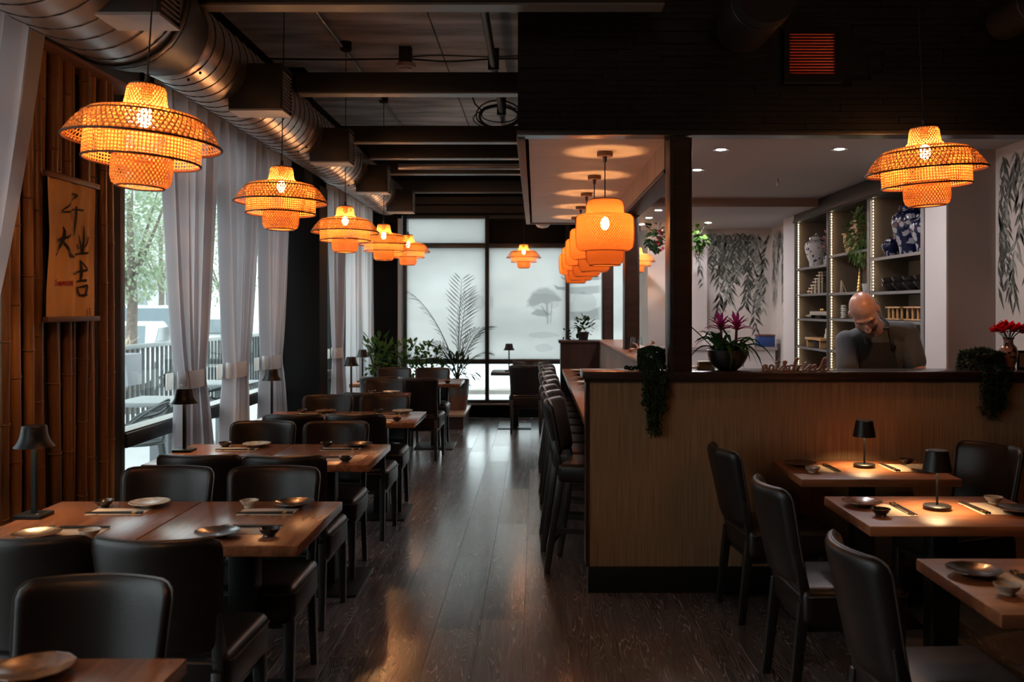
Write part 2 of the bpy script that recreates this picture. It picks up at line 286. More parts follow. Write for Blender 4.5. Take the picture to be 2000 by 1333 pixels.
# ------------------------------------------------------------------ helpers
class MB:
    """collects faces of ONE part"""
    def __init__(s): s.v = []; s.f = []
    def add(s, vs, fs):
        o = len(s.v); s.v += [tuple(p) for p in vs]; s.f += [tuple(i + o for i in f) for f in fs]; return s
    def box(s, x0, x1, y0, y1, z0, z1):
        return s.add([(x0, y0, z0), (x1, y0, z0), (x1, y1, z0), (x0, y1, z0), (x0, y0, z1), (x1, y0, z1), (x1, y1, z1), (x0, y1, z1)],
                     [(0, 3, 2, 1), (4, 5, 6, 7), (0, 1, 5, 4), (1, 2, 6, 5), (2, 3, 7, 6), (3, 0, 4, 7)])
    def bar(s, p0, p1, w0, d0, w1=None, d1=None, up=(0, 1, 0)):
        """square bar from p0 to p1, width along side, depth along up-ish"""
        w1 = w0 if w1 is None else w1; d1 = d0 if d1 is None else d1
        p0 = Vector(p0); p1 = Vector(p1); a = (p1 - p0).normalized(); u = Vector(up)
        sd = a.cross(u); 
        if sd.length < 1e-4: sd = a.cross(Vector((1, 0, 0)))
        sd.normalize(); u = sd.cross(a)
        vs = []
        for p, w_, d_ in ((p0, w0, d0), (p1, w1, d1)):
            for i, j in ((-1, -1), (1, -1), (1, 1), (-1, 1)): vs.append(p + sd * (i * w_ / 2) + u * (j * d_ / 2))
        return s.add(vs, [(0, 3, 2, 1), (4, 5, 6, 7), (0, 1, 5, 4), (1, 2, 6, 5), (2, 3, 7, 6), (3, 0, 4, 7)])
    def lathe(s, prof, n=20, c=(0, 0, 0), cap0=True, cap1=True, sx=1, sy=1, wob=None):
        vs = []; fs = []; m = len(prof)
        for k in range(n):
            a = 2 * PI * k / n; q = 1 if wob is None else 1 + wob[0] * math.cos(wob[1] * a)
            for r, z in prof: vs.append((c[0] + r * q * math.cos(a) * sx, c[1] + r * q * math.sin(a) * sy, c[2] + z))
        for k in range(n):
            k2 = (k + 1) % n
            for i in range(m - 1): fs.append((k * m + i, k2 * m + i, k2 * m + i + 1, k * m + i + 1))
        if cap0 and prof[0][0] > 1e-5: fs.append(tuple(k * m for k in reversed(range(n))))
        if cap1 and prof[-1][0] > 1e-5: fs.append(tuple(k * m + m - 1 for k in range(n)))
        return s.add(vs, fs)
    def tube(s, pts, r, n=8, closed=False, cap=True, flat=None):
        """tube along pts; r number or list; flat=(axis, factor) squashes"""
        pts = [Vector(p) for p in pts]; m = len(pts); rr = r if isinstance(r, (list, tuple)) else [r] * m
        vs = []; prev = None
        for i, p in enumerate(pts):
            if closed: t = pts[(i + 1) % m] - pts[i - 1]
            else: t = pts[min(i + 1, m - 1)] - pts[max(i - 1, 0)]
            if t.length < 1e-9: t = Vector((0, 0, 1))
            t.normalize()
            if prev is None: u = t.orthogonal().normalized()
            else:
                u = prev - t * prev.dot(t)
                u = u.normalized() if u.length > 1e-6 else t.orthogonal().normalized()
            prev = u; b = t.cross(u)
            for k in range(n):
                a = 2 * PI * k / n; o = (u * math.cos(a) + b * math.sin(a)) * rr[i]
                vs.append(p + o)
        fs = []
        for i in range(m if closed else m - 1):
            i2 = (i + 1) % m
            for k in range(n): fs.append((i * n + k, i * n + (k + 1) % n, i2 * n + (k + 1) % n, i2 * n + k))
        if cap and not closed: fs += [tuple(reversed(range(n))), tuple((m - 1) * n + k for k in range(n))]
        return s.add(vs, fs)
    def grid(s, fn, nu, nv, wrap=False):
        vs = [fn(i / (nu if wrap else nu - 1), j / (nv - 1)) for i in range(nu) for j in range(nv)]
        fs = []
        for i in range(nu if wrap else nu - 1):
            i2 = (i + 1) % nu
            for j in range(nv - 1): fs.append((i * nv + j, i2 * nv + j, i2 * nv + j + 1, i * nv + j + 1))
        return s.add(vs, fs)
    def prism(s, poly, h, place=lambda x, y, z: (x, y, z)):
        """extrude 2-d outline by h, then place"""
        n = len(poly); vs = [place(x, y, 0) for x, y in poly] + [place(x, y, h) for x, y in poly]
        return s.add(vs, [tuple(reversed(range(n))), tuple(range(n, 2 * n))] + [(k, (k + 1) % n, (k + 1) % n + n, k + n) for k in range(n)])
    def ball(s, c, r, n=10, m=6, sc=(1, 1, 1)):
        return s.grid(lambda u, v: (c[0] + r * sc[0] * math.sin(v * PI) * math.cos(u * 2 * PI), c[1] + r * sc[1] * math.sin(v * PI) * math.sin(u * 2 * PI), c[2] - r * sc[2] * math.cos(v * PI)), n, m, True)
    def leaf(s, p, d, l, w, up=None, bend=0.25, seg=2):
        """one lens-shaped leaf from p along d"""
        p = Vector(p); d = Vector(d).normalized(); up = Vector(up) if up else Vector((0, 0, 1))
        sd = d.cross(up)
        if sd.length < 1e-3: sd = d.orthogonal()
        sd.normalize(); n_ = sd.cross(d)
        vs = [p]; fs = []
        for i in range(1, seg + 1):
            t = i / (seg + 1); c = p + d * (l * t) - n_ * (bend * l * t * t); ww = w * math.sin(PI * t) ** 0.7
            vs += [c - sd * ww / 2, c + sd * ww / 2]
        vs.append(p + d * l - n_ * (bend * l)); e = len(vs) - 1
        fs.append((0, 1, 2))
        for i in range(seg - 1): a = 1 + 2 * i; fs.append((a, a + 2, a + 3, a + 1))
        fs.append((e - 2, e, e - 1))
        return s.add(vs, fs)
    def xf(s, M):
        s.v = [tuple(M @ Vector(p)) for p in s.v]; return s
    def mesh(s, name, mat, smooth=False, bevel=0.0, seg=2, angle=40):
        me = bpy.data.meshes.new(name); me.from_pydata(s.v, [], s.f); me.update()
        if bevel > 0:
            bm = bmesh.new(); bm.from_mesh(me); bmesh.ops.remove_doubles(bm, verts=bm.verts, dist=1e-5)
            bmesh.ops.bevel(bm, geom=[e for e in bm.edges if len(e.link_faces) == 2 and e.calc_face_angle(0) > 0.6], offset=bevel, segments=seg, affect='EDGES', profile=0.5, clamp_overlap=True)
            bm.to_mesh(me); bm.free(); smooth = True
        me.materials.append(mat)
        if smooth:
            me.polygons.foreach_set('use_smooth', [True] * len(me.polygons)); me.set_sharp_from_angle(angle=math.radians(angle))
        return me
    def build(s, name, mat, parent=None, smooth=False, bevel=0.0, seg=2, angle=40, loc=None, rot=None):
        return obj(name, s.mesh(name, mat, smooth, bevel, seg, angle), parent, loc, rot)
def obj(name, me, parent=None, loc=None, rot=None, scale=None):
    o = bpy.data.objects.new(name, me); COL.objects.link(o)
    if parent is not None: o.parent = parent
    if loc is not None: o.location = loc
    if rot is not None: o.rotation_euler = rot
    if scale is not None: o.scale = scale
    return o
def tag(o, label=None, cat=None, group=None, kind=None):
    if label: o['label'] = label
    if cat: o['category'] = cat
    if group: o['group'] = group
    if kind: o['kind'] = kind
    return o
def thing(name, label, cat, loc=(0, 0, 0), rz=0.0, group=None):
    o = bpy.data.objects.new(name, None); COL.objects.link(o); o.empty_display_size = 0.1
    o.location = loc; o.rotation_euler = (0, 0, rz)
    return tag(o, label, cat, group)
KIDS = {}
def kids(o):
    return [c for c in o.children]
def copy_tree(o, parent=None):
    c = o.copy(); COL.objects.link(c); c.parent = parent
    for ch in kids(o): copy_tree(ch, c)
    return c
def place(proto, used, loc, rz, label, group=None, scale=None):
    """first call moves the prototype itself, later calls copy it"""
    if not used: o = proto; used.append(1)
    else: o = copy_tree(proto)
    o.location = loc; o.rotation_euler = (0, 0, rz); o['label'] = label
    if group: o['group'] = group
    if scale: o.scale = (scale,) * 3
    return o
def struct(o): o['kind'] = 'structure'; return o
def sempty(name, loc=(0, 0, 0)):
    o = bpy.data.objects.new(name, None); COL.objects.link(o); o.location = loc; o['kind'] = 'structure'; return o
def sbox(name, mat, x0, x1, y0, y1, z0, z1, parent=None, bevel=0.0):
    o = MB().box(x0, x1, y0, y1, z0, z1).build(name, mat, parent, bevel=bevel)
    if parent is None: struct(o)
    return o
def rot_place(cx, cy, rz):
    c, s_ = math.cos(rz), math.sin(rz)
    return lambda x, y: (cx + c * x - s_ * y, cy + s_ * x + c * y)
def catmull(pts, k=6, closed=False):
    P = [Vector(p) for p in pts]; n = len(P); out = []
    rng = range(n) if closed else range(n - 1)
    for i in rng:
        p0 = P[(i - 1) % n] if (closed or i > 0) else P[0]; p1 = P[i]; p2 = P[(i + 1) % n]; p3 = P[(i + 2) % n] if (closed or i + 2 < n) else P[n - 1]
        for j in range(k):
            t = j / k
            out.append(0.5 * ((2 * p1) + (p2 - p0) * t + (2 * p0 - 5 * p1 + 4 * p2 - p3) * t * t + (3 * p1 - p0 - 3 * p2 + p3) * t ** 3))
    if not closed: out.append(P[-1])
    return out
# ------------------------------------------------------------------ the room
XL, XR, YB, ZC = -2.5, 3.9, 13.4, 3.95
# floor: dark bed with planks laid along the room
floor = sbox('floor', plain('floor_bed', (0.006, 0.005, 0.005), 0.8), XL, XR, -1.5, YB, -0.06, -0.012)
PW = 0.222
plank_mesh = {}
def plank(lw):
    if lw not in plank_mesh:
        plank_mesh[lw] = MB().box(-PW / 2 + .0005, PW / 2 - .0005, 0, lw - .001, -.0125, 0).mesh('plank', FLOOR, bevel=.0007, seg=1)
    return plank_mesh[lw]
x = XL + PW / 2; i = 0
while x < 3.3:
    y = 1.6 + [-.55, -.1, -.8, -.3, -.95][i % 5]
    y_end = YB if x < 1.55 else 5.2
    if x > .95: y_end = 5.1
    while y < y_end - .02:
        lw = R.choice([1.05, 1.32, 1.58]); lw = min(lw, y_end - y)
        lw = round(lw, 3)
        obj('plank', plank(lw), floor, (x, y, 0)); y += lw
    x += PW; i += 1
# plain floor strips beyond the planks
MB().box(XL, 3.3, -1.5, 0.65, -.0125, -.001).box(1.0, 3.4, 5.3, 12, -.0125, -.001).build('floor_margin', FLOOR, floor)

# ceiling: concrete slabs with open joints
ceil = sbox('ceiling', plain('ceiling_void', (0.01, 0.01, 0.01), 0.9), XL - .2, XR, -1.5, YB + .2, ZC + .06, ZC + .12)
for xa, xb in ((-2.7, -0.86), (-0.86, 0.6), (0.6, 2.2), (2.2, 3.9)):
    for ya, yb in ((-1.5, 1.6), (1.6, 5.9), (5.9, 9.95), (9.95, 13.6)):
        MB().box(xa + .006, xb - .006, ya + .006, yb - .006, ZC, ZC + .06).build('ceiling_slab', CONCRETE, ceil)

# left wall above / beside the windows
sbox('wall_left_upper', BLACKWALL, XL - .2, XL, -1.5, YB, 2.93, ZC + .06)
sbox('wall_left_near', BLACKWALL, XL - .2, XL, -1.5, 0.9, 0, 2.93)
sbox('wall_left_bamboo_backing', plain('bamboo_backing', (0.004, 0.004, 0.004), 0.9), XL - .2, XL, 4.15, 5.55, 0, 2.93)
sbox('wall_left_column', BLACKWALL, XL - .2, -2.11, 9.0, 9.35, 0, 2.80)
sbox('wall_left_column_upper', BLACKWALL, XL - .2, -2.26, 9.0, 9.35, 2.80, ZC)
sbox('wall_left_end', BLACKWALL, XL - .2, XL, 13.2, YB, 0, 2.93)
# back wall around the window
sbox('wall_back_left', BLACKWALL, XL - .2, -1.95, YB, YB + .2, 0, 3.2)
sbox('wall_back_upper', BLACKWALL, XL - .2, 1.7, YB, YB + .2, 2.95, ZC + .06)
sbox('wall_back_sill', BLACKWALL, -1.95, 1.7, YB, YB + .2, 0, 0.20)
sbox('wall_back_jamb', GALVPALE, -2.0, -1.95, YB - .02, YB, 0.3, 2.9)
sbox('wall_front', BLACKWALL, XL - .2, XR, -1.6, -1.5, -.06, ZC + .06)
sbox('wall_right', BLACKWALL, XR, XR + .1, -1.5, YB + .2, -.06, ZC + .06)
sbox('wall_right_back', BLACKWALL, 1.5, XR, YB, YB + .2, -.06, ZC + .06)
# window-wall trims at the far end (pale edged lintels)
for k, (z0, d) in enumerate(((3.10, .16), (2.98, .08))):
    sbox('trim_%d' % (k + 1), BEAM, XL, 1.5, YB - d, YB, z0, z0 + .1)

def window_y(name, ya, yb, mull, zs=(0.02, .80, 2.53, 2.93), film=False):
    """window in the left wall, running along y"""
    wn = sempty(name, (XL, ya, 0)); t = .07
    for yy in [ya] + list(mull) + [yb]:
        MB().box(-.13, .0, yy - ya - t / 2, yy - ya + t / 2, 0, 2.93).build('mullion', FRAME, wn, bevel=.004)
    ys = [ya] + list(mull) + [yb]
    for z in zs:
        for a, b in zip(ys[:-1], ys[1:]):
            hh = .055 if 0.5 < z < 2.9 else .04
            MB().box(-.12, .012 if z == .80 else -.01, a - ya + t / 2, b - ya - t / 2, z - hh, z + hh * .6).build('rail', FRAME, wn, bevel=.004)
            if z == .80:
                MB().box(-.118, .0, a - ya + t / 2, b - ya - t / 2, z + hh * .6, z + hh * .6 + .012).build('glazing_bead', STEELPIPE, wn)
    for a, b in zip(ys[:-1], ys[1:]):
        for z0, z1 in zip(zs[:-1], zs[1:]):
            MB().box(-.068, -.062, a - ya + t / 2, b - ya - t / 2, z0 + .02, z1 - .02).build('pane', GLASS, wn)
    return wn
window_y('window_1', 0.9, 4.15, (1.98, 3.06))
window_y('window_2', 5.58, 9.0, (6.75, 7.88))
window_y('window_3', 9.35, 13.2, (10.4, 11.35, 12.3))
# back window with frosted printed film
wb = sempty('window_4', (0, YB, 0))
xs = [-1.90, -0.705, 0.465, 1.62]
for k, xx in enumerate(xs):
    MB().box(xx - .028, xx + .028, -.03, .11, .2, 2.95).build('mullion', FRAME, wb, bevel=.004)
for z, h in ((.235, .03), (.82, .035), (2.51, .035), (2.93, .03)):
    MB().box(-1.90, 1.62, -.02, .10, z - h, z + h).build('rail', FRAME, wb, bevel=.004)
MB().box(-1.92, 1.64, -.06, .0, .19, .215).build('sill', STEELPIPE, wb, bevel=.004)
for k in range(3):
    a, b = xs[k] + .028, xs[k + 1] - .028
    MB().box(a, b, .03, .036, .26, .79).build('pane', GLASS, wb)
    MB().box(a, b, .03, .036, .85, 2.48).build('film_pane', FILM, wb)
    MB().box(a, b, .03, .036, 2.54, 2.90).build('pane' if k == 0 else 'panel', FILM if k == 0 else BLACKWALL, wb)
# the print on the film: misty tree, pagoda roofs and hills (flat print lying on the film)
def blob(cx, cz, rx, rz, seed, n=28, a=.16):
    rr = random.Random(seed); ph = [rr.uniform(0, 6.28) for _ in range(4)]
    return [(cx + rx * math.cos(t) * (1 + a * math.sin(3 * t + ph[0]) * .5 + a * .6 * math.sin(7 * t + ph[1])), cz + rz * math.sin(t) * (1 + a * math.sin(4 * t + ph[2]) * .5 + a * .5 * math.sin(9 * t + ph[3]))) for t in [2 * PI * k / n for k in range(n)]]
def px2(pts, yy=YB): return [((x_ - VX) * yy / FPX, CAMH - (y_ - VY) * yy / FPX) for x_, y_ in pts]
def prints(name, mat, shapes, dy):
    m = MB()
    for sh in shapes:
        cx_ = sum(p[0] for p in sh) / len(sh); cz_ = sum(p[1] for p in sh) / len(sh)
        for q, s_ in enumerate((1.1, 1.0, .9) if mat is not PRINT1 else (1.0,)):
            m.add([(cx_ + (x_ - cx_) * s_, dy - q * .0007, cz_ + (z_ - cz_) * s_) for x_, z_ in sh], [tuple(range(len(sh)))])
    return m.build(name, mat, wb)
def B(x_, y_, rx, ry, seed): return blob((x_ - VX) * YB / FPX, CAMH - (y_ - VY) * YB / FPX, rx * YB / FPX, ry * YB / FPX, seed)
prints('film_print_mist', PRINT1, [B(1062, 590, 32, 17, 1), B(1060, 612, 20, 8, 2), B(1060, 655, 30, 6, 3), B(1062, 680, 18, 8, 4), B(1140, 600, 28, 30, 5), B(1145, 640, 26, 10, 6), B(960, 590, 4, 12, 8), B(935, 590, 12, 14, 9)], .0285)
prints('film_print_tree', PRINT2, [px2([(1029, 600), (1032, 588), (1040, 572), (1052, 564), (1068, 562), (1082, 570), (1093, 580), (1096, 588), (1080, 589), (1070, 594), (1058, 592), (1045, 598)]),
    px2([(1036, 614), (1048, 604), (1062, 606), (1076, 614), (1066, 618), (1050, 617)]),
    px2([(1066, 592), (1070, 592), (1072, 632), (1068, 634)]), px2([(1056, 598), (1059, 597), (1068, 612), (1066, 615)]), px2([(1077, 592), (1079, 592), (1076, 632), (1074, 632)]),
    px2([(1112, 562), (1172, 558), (1172, 572), (1150, 575), (1112, 574)]), px2([(1112, 610), (1150, 608), (1172, 600), (1172, 625), (1112, 626)])], .026)
prints('film_print_pagoda', PRINT3, [px2([(1081, 556), (1090, 560), (1103, 561), (1103, 567), (1088, 566)]), px2([(1094, 538), (1100, 543), (1103, 544), (1103, 547), (1098, 545)]), px2([(1112, 541), (1140, 545), (1172, 540), (1172, 547), (1112, 549)])], .0235)

# ------------------------------------------------------------------ bar front wall, bulkhead, soffit, kitchen
WY = 5.18
hw = sempty('wall_bar_front', (0, WY, 0))
MB().box(.294, 3.2, 0, .14, .147, 1.185).build('grasscloth_panel', GRASS, hw)
MB().box(.294, 3.2, -.012, .14, 0, .147).build('kick_board', BLACKMETAL, hw, bevel=.004)
MB().box(.282, .296, -.01, .15, .147, 1.185).build('corner_strip', DARKWOOD, hw)
lp = [(0, 0), (.20, 0), (.22, .012), (.22, .04), (-.035, .04), (-.035, .018), (-.02, .008)]
MB().box(.262, 3.2, -.03, .26, 1.20, 1.243).build('ledge_cap', LEDGEWOOD, hw, bevel=.006)
MB().box(.276, 3.2, -.016, .24, 1.183, 1.20).build('ledge_moulding', DARKWOOD, hw)
# posts and header along the bar
for k, py in enumerate((5.18, 7.8, 10.4)):
    pz = 1.243
    tr = sempty('trim_%d' % (k + 3), (0, py, 0))
    MB().box(.755, .88, .0, .19, pz, 2.56).build('post', DARKWOOD, tr, bevel=.004)
    MB().box(.772, .862, -.008, .0, pz, 2.56).build('post_face_strip', LEDGEWOOD, tr)
hd = sempty('trim_6', (0, 5.37, 0))
MB().box(.75, .885, 0, 5.3, 2.41, 2.58).build('header_cladding', CLADWOOD, hd)
MB().box(.745, .89, 0, 5.3, 2.385, 2.41).build('header_bottom_board', DARKWOOD, hd, bevel=.003)
# bulkhead with stacked black relief strips
bh = sempty('wall_bulkhead', (0, WY, 0))
MB().box(-.10, XR, .012, .16, 2.58, ZC).build('bulkhead_core', BLACKPANEL, bh)
MB().box(-.10, -.04, .16, 5.5, 2.58, ZC).build('bulkhead_side', BLACKWALL, bh)
MB().box(-.10, .75, 5.4, 5.5, 2.58, ZC).build('bulkhead_end', BLACKWALL, bh)
MB().box(-.105, XR, -.012, .02, 2.572, 2.60).build('bulkhead_edge_strip', BLACKWOOD, bh, bevel=.003)
rowh = .0345; z = 2.602; strip_cache = {}
while z < 3.34:
    xx = -.10
    while xx < 2.85:
        lw = R.choice([.16, .24, .33, .42]); lw = min(lw, 2.9 - xx); lw = round(lw, 3)
        d = R.choice([.004, .009, .014])
        if not (1.36 < xx + lw and xx < 1.72 and 2.86 < z + rowh and z < 3.17):
            key = (lw, d)
            if key not in strip_cache: strip_cache[key] = MB().box(.001, lw - .001, -d, .013, .001, rowh - .001).mesh('panel_strip', BLACKPANEL)
            obj('panel_strip', strip_cache[key], bh, (xx, 0, z))
        xx += lw
    z += rowh
# soffit over the bar
sf = sempty('ceiling_soffit', (0, WY, 0))
MB().box(-.095, .75, .16, 5.45, 2.58, 2.62).build('soffit_board', SOFFIT, sf)
MB().box(-.11, -.06, .16, 5.46, 2.565, 2.60).build('soffit_lip', plain('soffit_lip_paint', (0.24, 0.19, 0.17), .6), sf, bevel=.004)
MB().box(-.095, .75, 5.42, 5.46, 2.565, 2.60).build('soffit_end_lip', MATS['soffit_lip_paint'], sf)
# bar side partition with wooden cap (raised ledge)
bs = sempty('wall_bar_side', (0, WY, 0))
MB().box(.70, .90, .27, 5.05, 0, 1.22).build('partition_panel', GRASS_GREY, bs)
MB().box(.685, 1.0, .27, 5.05, 1.22, 1.25).build('partition_cap', wood('partition_cap_wood', (.16, .065, .035), (.27, .12, .07), (10, 1.2, 10), .4), bs, bevel=.004)
# kitchen shell
sbox('ceiling_kitchen', KCEIL, .885, 3.4, WY + .16, 9.25, 2.70, 2.78)
sbox('ceiling_kitchen_drop', KCEIL, .885, 3.4, 9.25, 12.1, 2.62, 2.78)
sbox('trim_7', plain('kitchen_beam_taupe', (.30, .22, .19), .6), .885, 2.9, 9.235, 9.25, 2.615, 2.70)
sbox('wall_kitchen_top_left', KWHITE, .80, .885, 5.4, 13.4, 2.58, ZC)
sbox('wall_kitchen_back', KMURAL, 1.5, 3.2, 11.9, 12.0, 0, 2.70)
sbox('wall_kitchen_back_side', KMURAL, 1.45, 1.5, 11.9, 13.4, 0, 2.8)
sbox('wall_kitchen_pilaster', KWHITE, 2.02, 2.2, 11.82, 11.9, 0, 2.62)
sbox('wall_kitchen_right_far', KMURAL, 3.03, 3.2, 10.6, 11.9, 0, 2.70)
sbox('wall_kitchen_stub', KWHITE, 2.85, 3.2, 10.12, 10.6, 0, 2.70)
sbox('wall_kitchen_niche_back', SHELFBACK, 3.27, 3.35, 6.7, 10.2, 0, 2.70)
sbox('wall_kitchen_jog', KTAUPE, 2.86, 3.3, 6.39, 6.74, 0, 2.70)
sbox('wall_kitchen_jog_face', KWHITE, 2.848, 2.86, 6.39, 6.74, 0, 2.70)
sbox('wall_kitchen_right', KMURAL, 3.19, 3.3, WY + .16, 6.39, 0, 2.70)
# leaf print hanging from the top of the mural walls
def mural(name, parent_name, place_fn, width, top, drops, seed):
    rr = random.Random(seed); par = bpy.data.objects[parent_name]
    ms = [MB(), MB()]
    for k in range(drops):
        u = rr.uniform(0, width); ln = rr.choice([.35, .6, .9, 1.2]) * rr.uniform(.6, 1.1); v = 0; lean = rr.uniform(-.25, .25); m = ms[0 if rr.random() < .6 else 1]
        if rr.random() < .5:
            pass
        while v < ln:
            v += rr.uniform(.035, .07)
            uu = u + lean * v + .03 * math.sin(v * 7 + k)
            for sgn in (-1, 1):
                if rr.random() < .2: continue
                a = sgn * rr.uniform(.25, .8); l = rr.uniform(.10, .19); w_ = l * rr.uniform(.16, .24); dx, dz = math.sin(a), -math.cos(a); px_, pz_ = -dz, dx
                q = [(uu, top - v), (uu + dx * l * .35 + px_ * w_ / 2, top - v + dz * l * .35 + pz_ * w_ / 2), (uu + dx * l, top - v + dz * l), (uu + dx * l * .35 - px_ * w_ / 2, top - v + dz * l * .35 - pz_ * w_ / 2)]
                if min(p[0] for p in q) < .01 or max(p[0] for p in q) > width - .01 or max(p[1] for p in q) > top - .01: continue
                m.add([place_fn(a_, b_, k * .00001) for a_, b_ in q], [(0, 1, 2, 3)])
    ms[0].build('mural_print', LEAFPRINT, par)['kind'] = 'stuff'; ms[1].build('mural_print_pale', LEAFPRINT2, par)['kind'] = 'stuff'
mural('m1', 'wall_kitchen_back', lambda u, v, e: (2.2 + u, 11.898 - e, v), .83, 2.61, 34, 3)
mural('m2', 'wall_kitchen_right_far', lambda u, v, e: (3.028 - e, 10.7 + u, v), 1.2, 2.61, 14, 5)
mural('m3', 'wall_kitchen_right', lambda u, v, e: (3.188 - e, 5.4 + u, v), .97, 2.68, 26, 9)
mural('m4', 'wall_kitchen_pilaster', lambda u, v, e: (2.02 + u, 11.818 - e, v), .18, 2.6, 3, 12)
# ------------------------------------------------------------------ beams, duct, pipes
beam_info = [(4.86, -2.5, .68, 'black ceiling beam nearest to the camera, along the top edge'), (6.87, -2.5, -.1, 'black ceiling beam just behind the smoke detector nearest bay'),
             (8.89, -2.5, -.1, 'black ceiling beam below the hanging cable coil'), (9.85, -2.5, -.1, 'black ceiling beam closely following the one under the cable coil'),
             (11.0, -2.5, 1.5, 'black ceiling beam behind the horizontal grey pipe'), (12.75, -2.5, 1.5, 'farthest black ceiling beam before the printed window')]
for yb_, xa, xb, lb in beam_info:
    t = thing('ceiling_beam', lb, 'beam', (0, yb_, 3.2), group='beams across the ceiling')
    MB().box(xa, xb, 0, .12, 0, .012).build('flange', FLANGE_LIT, t)
    MB().box(xa, xb, .0, .12, .012, .16).build('web', BEAM, t, bevel=.003)
# spiral duct, one run along the window wall
DX, DZ = -2.0, 3.09
def duct(name, label, x, z, r, ya, yb, pitch, n=36):
    t = thing(name, label, 'duct', (x, 0, z))
    MB().grid(lambda u, v: (r * math.cos(u * 2 * PI), ya + (yb - ya) * v, r * math.sin(u * 2 * PI)), n, 2, True).build('pipe_wall', GALV, t, smooth=True)
    turns = (yb - ya) / pitch; k = int(turns * 30)
    MB().tube([((r + .0005) * math.cos(2 * PI * i / 30), ya + pitch * i / 30, (r + .0005) * math.sin(2 * PI * i / 30)) for i in range(k + 1)], .0042, 4).build('spiral_seam', SEAM, t)
    return t
d1 = duct('spiral_duct', 'wide galvanised spiral duct above the bamboo wall', DX, DZ, .33, -1.4, 4.45, .155)
MB().lathe([(.34, 0), (.345, .02), (.335, .05), (.33, .09)], 36, cap0=False, cap1=False).xf(Matrix.Translation((0, 4.38, 0)) @ Matrix.Rotation(-PI / 2, 4, 'X')).build('joint_band', GALVBOX, d1, smooth=True)
MB().lathe([(.335, 0), (.31, .16), (.245, .42), (.243, .5)], 36, cap0=False, cap1=False).xf(Matrix.Translation((0, 4.45, 0)) @ Matrix.Rotation(-PI / 2, 4, 'X')).build('reducer', SEAM, d1, smooth=True)
d2 = duct('spiral_duct', 'narrower galvanised spiral duct running on towards the back window', DX, DZ, .24, 4.93, 12.4, .14)
for jy in (4.95, 7.3, 9.3, 11.3):
    MB().lathe([(.243, 0), (.247, .01), (.247, .07), (.243, .08)], 36, cap0=False, cap1=False).xf(Matrix.Translation((0, jy, 0)) @ Matrix.Rotation(-PI / 2, 4, 'X')).build('joint_band', GALV, d2, smooth=True)
    for a in (-1.2, -.9, -2.2): MB().ball((.25 * math.cos(a), jy + .12, .25 * math.sin(a)), .009, 6, 4).build('screw', SEAM, d2)
MB().lathe([(0.001, 0), (.24, 0)], 36, cap1=False).xf(Matrix.Translation((0, 12.4, 0)) @ Matrix.Rotation(-PI / 2, 4, 'X')).build('end_cap', SEAM, d2)
for k, by in enumerate((3.8, 5.64, 7.66, 9.64, 11.62)):
    t = thing('air_register', ['sheet metal air register box on the wide duct, first', 'sheet metal air register box on the narrow duct, second from the camera', 'sheet metal air register box on the duct, third from the camera', 'sheet metal air register box on the duct, fourth from the camera', 'sheet metal air register box at the far end of the duct'][k], 'vent', (-1.55, by, 2.81), group='register boxes along the duct')
    x0 = -.33 if k else -.27
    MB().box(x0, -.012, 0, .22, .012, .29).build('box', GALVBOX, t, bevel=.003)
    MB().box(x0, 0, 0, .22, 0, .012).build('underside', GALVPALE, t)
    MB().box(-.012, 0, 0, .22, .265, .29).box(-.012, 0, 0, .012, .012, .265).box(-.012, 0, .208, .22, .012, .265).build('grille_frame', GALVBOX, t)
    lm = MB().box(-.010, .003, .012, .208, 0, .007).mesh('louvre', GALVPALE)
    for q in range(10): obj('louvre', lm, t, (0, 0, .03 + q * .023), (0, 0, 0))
def pipe(name, label, pts, r, mat, cat='pipe', group=None, n=10):
    m = MB().tube(pts, r, n)
    t = thing(name, label, cat, pts[0], group=group); m.xf(Matrix.Translation(-Vector(pts[0])))
    m.build('run', mat, t, smooth=True); return t
t = pipe('sprinkler_pipe', 'grey sprinkler pipe running along the slab beside the bulkhead', [(-.38, -1.4, 3.80), (-.38, 13.2, 3.80)], .032, PIPE)
for yy in (6.2, 8.35, 10.3): MB().box(-.05, .05, yy + 1.37, yy + 1.40, -.045, .15).build('hanger', BLACKMETAL, t)
MB().lathe([(.018, 0), (.018, .06), (.03, .065), (.03, .075)], 10, (0, 11.9, -.1)).build('sprinkler_head', STEELPIPE, t)
pipe('cross_pipe', 'grey pipe crossing the room behind the paired beams', [(-1.6, 10.75, 3.25), (-.1, 10.75, 3.25)], .035, GALV)
pipe('conduit', 'thin steel conduit along the slab above the pendant row', [(-1.70, 0.5, 3.90), (-1.70, 13.0, 3.90)], .0125, STEELPIPE, 'conduit')
cb = pipe('data_cable', 'black cables strung across the slab beside the smoke detector', catmull([(-2.45, 8.35, 3.86), (-1.8, 8.34, 3.85), (-1.2, 8.36, 3.86), (-.8, 8.33, 3.83), (-.4, 8.36, 3.86), (-.1, 8.34, 3.86)], 5), .009, CABLE, 'cable', n=6)
MB().tube([Vector(p) - Vector((-2.45, 8.35, 3.86)) for p in catmull([(-1.2, 8.36, 3.87), (-.9, 8.38, 3.90), (-.4, 8.38, 3.885), (-.1, 8.38, 3.90)], 5)], .006, 6).build('second_strand', CABLE, cb)
cc = thing('cable_coil', 'coiled black cables hanging from the slab near the bulkhead', 'cable', (-.4, 10.2, 3.72))
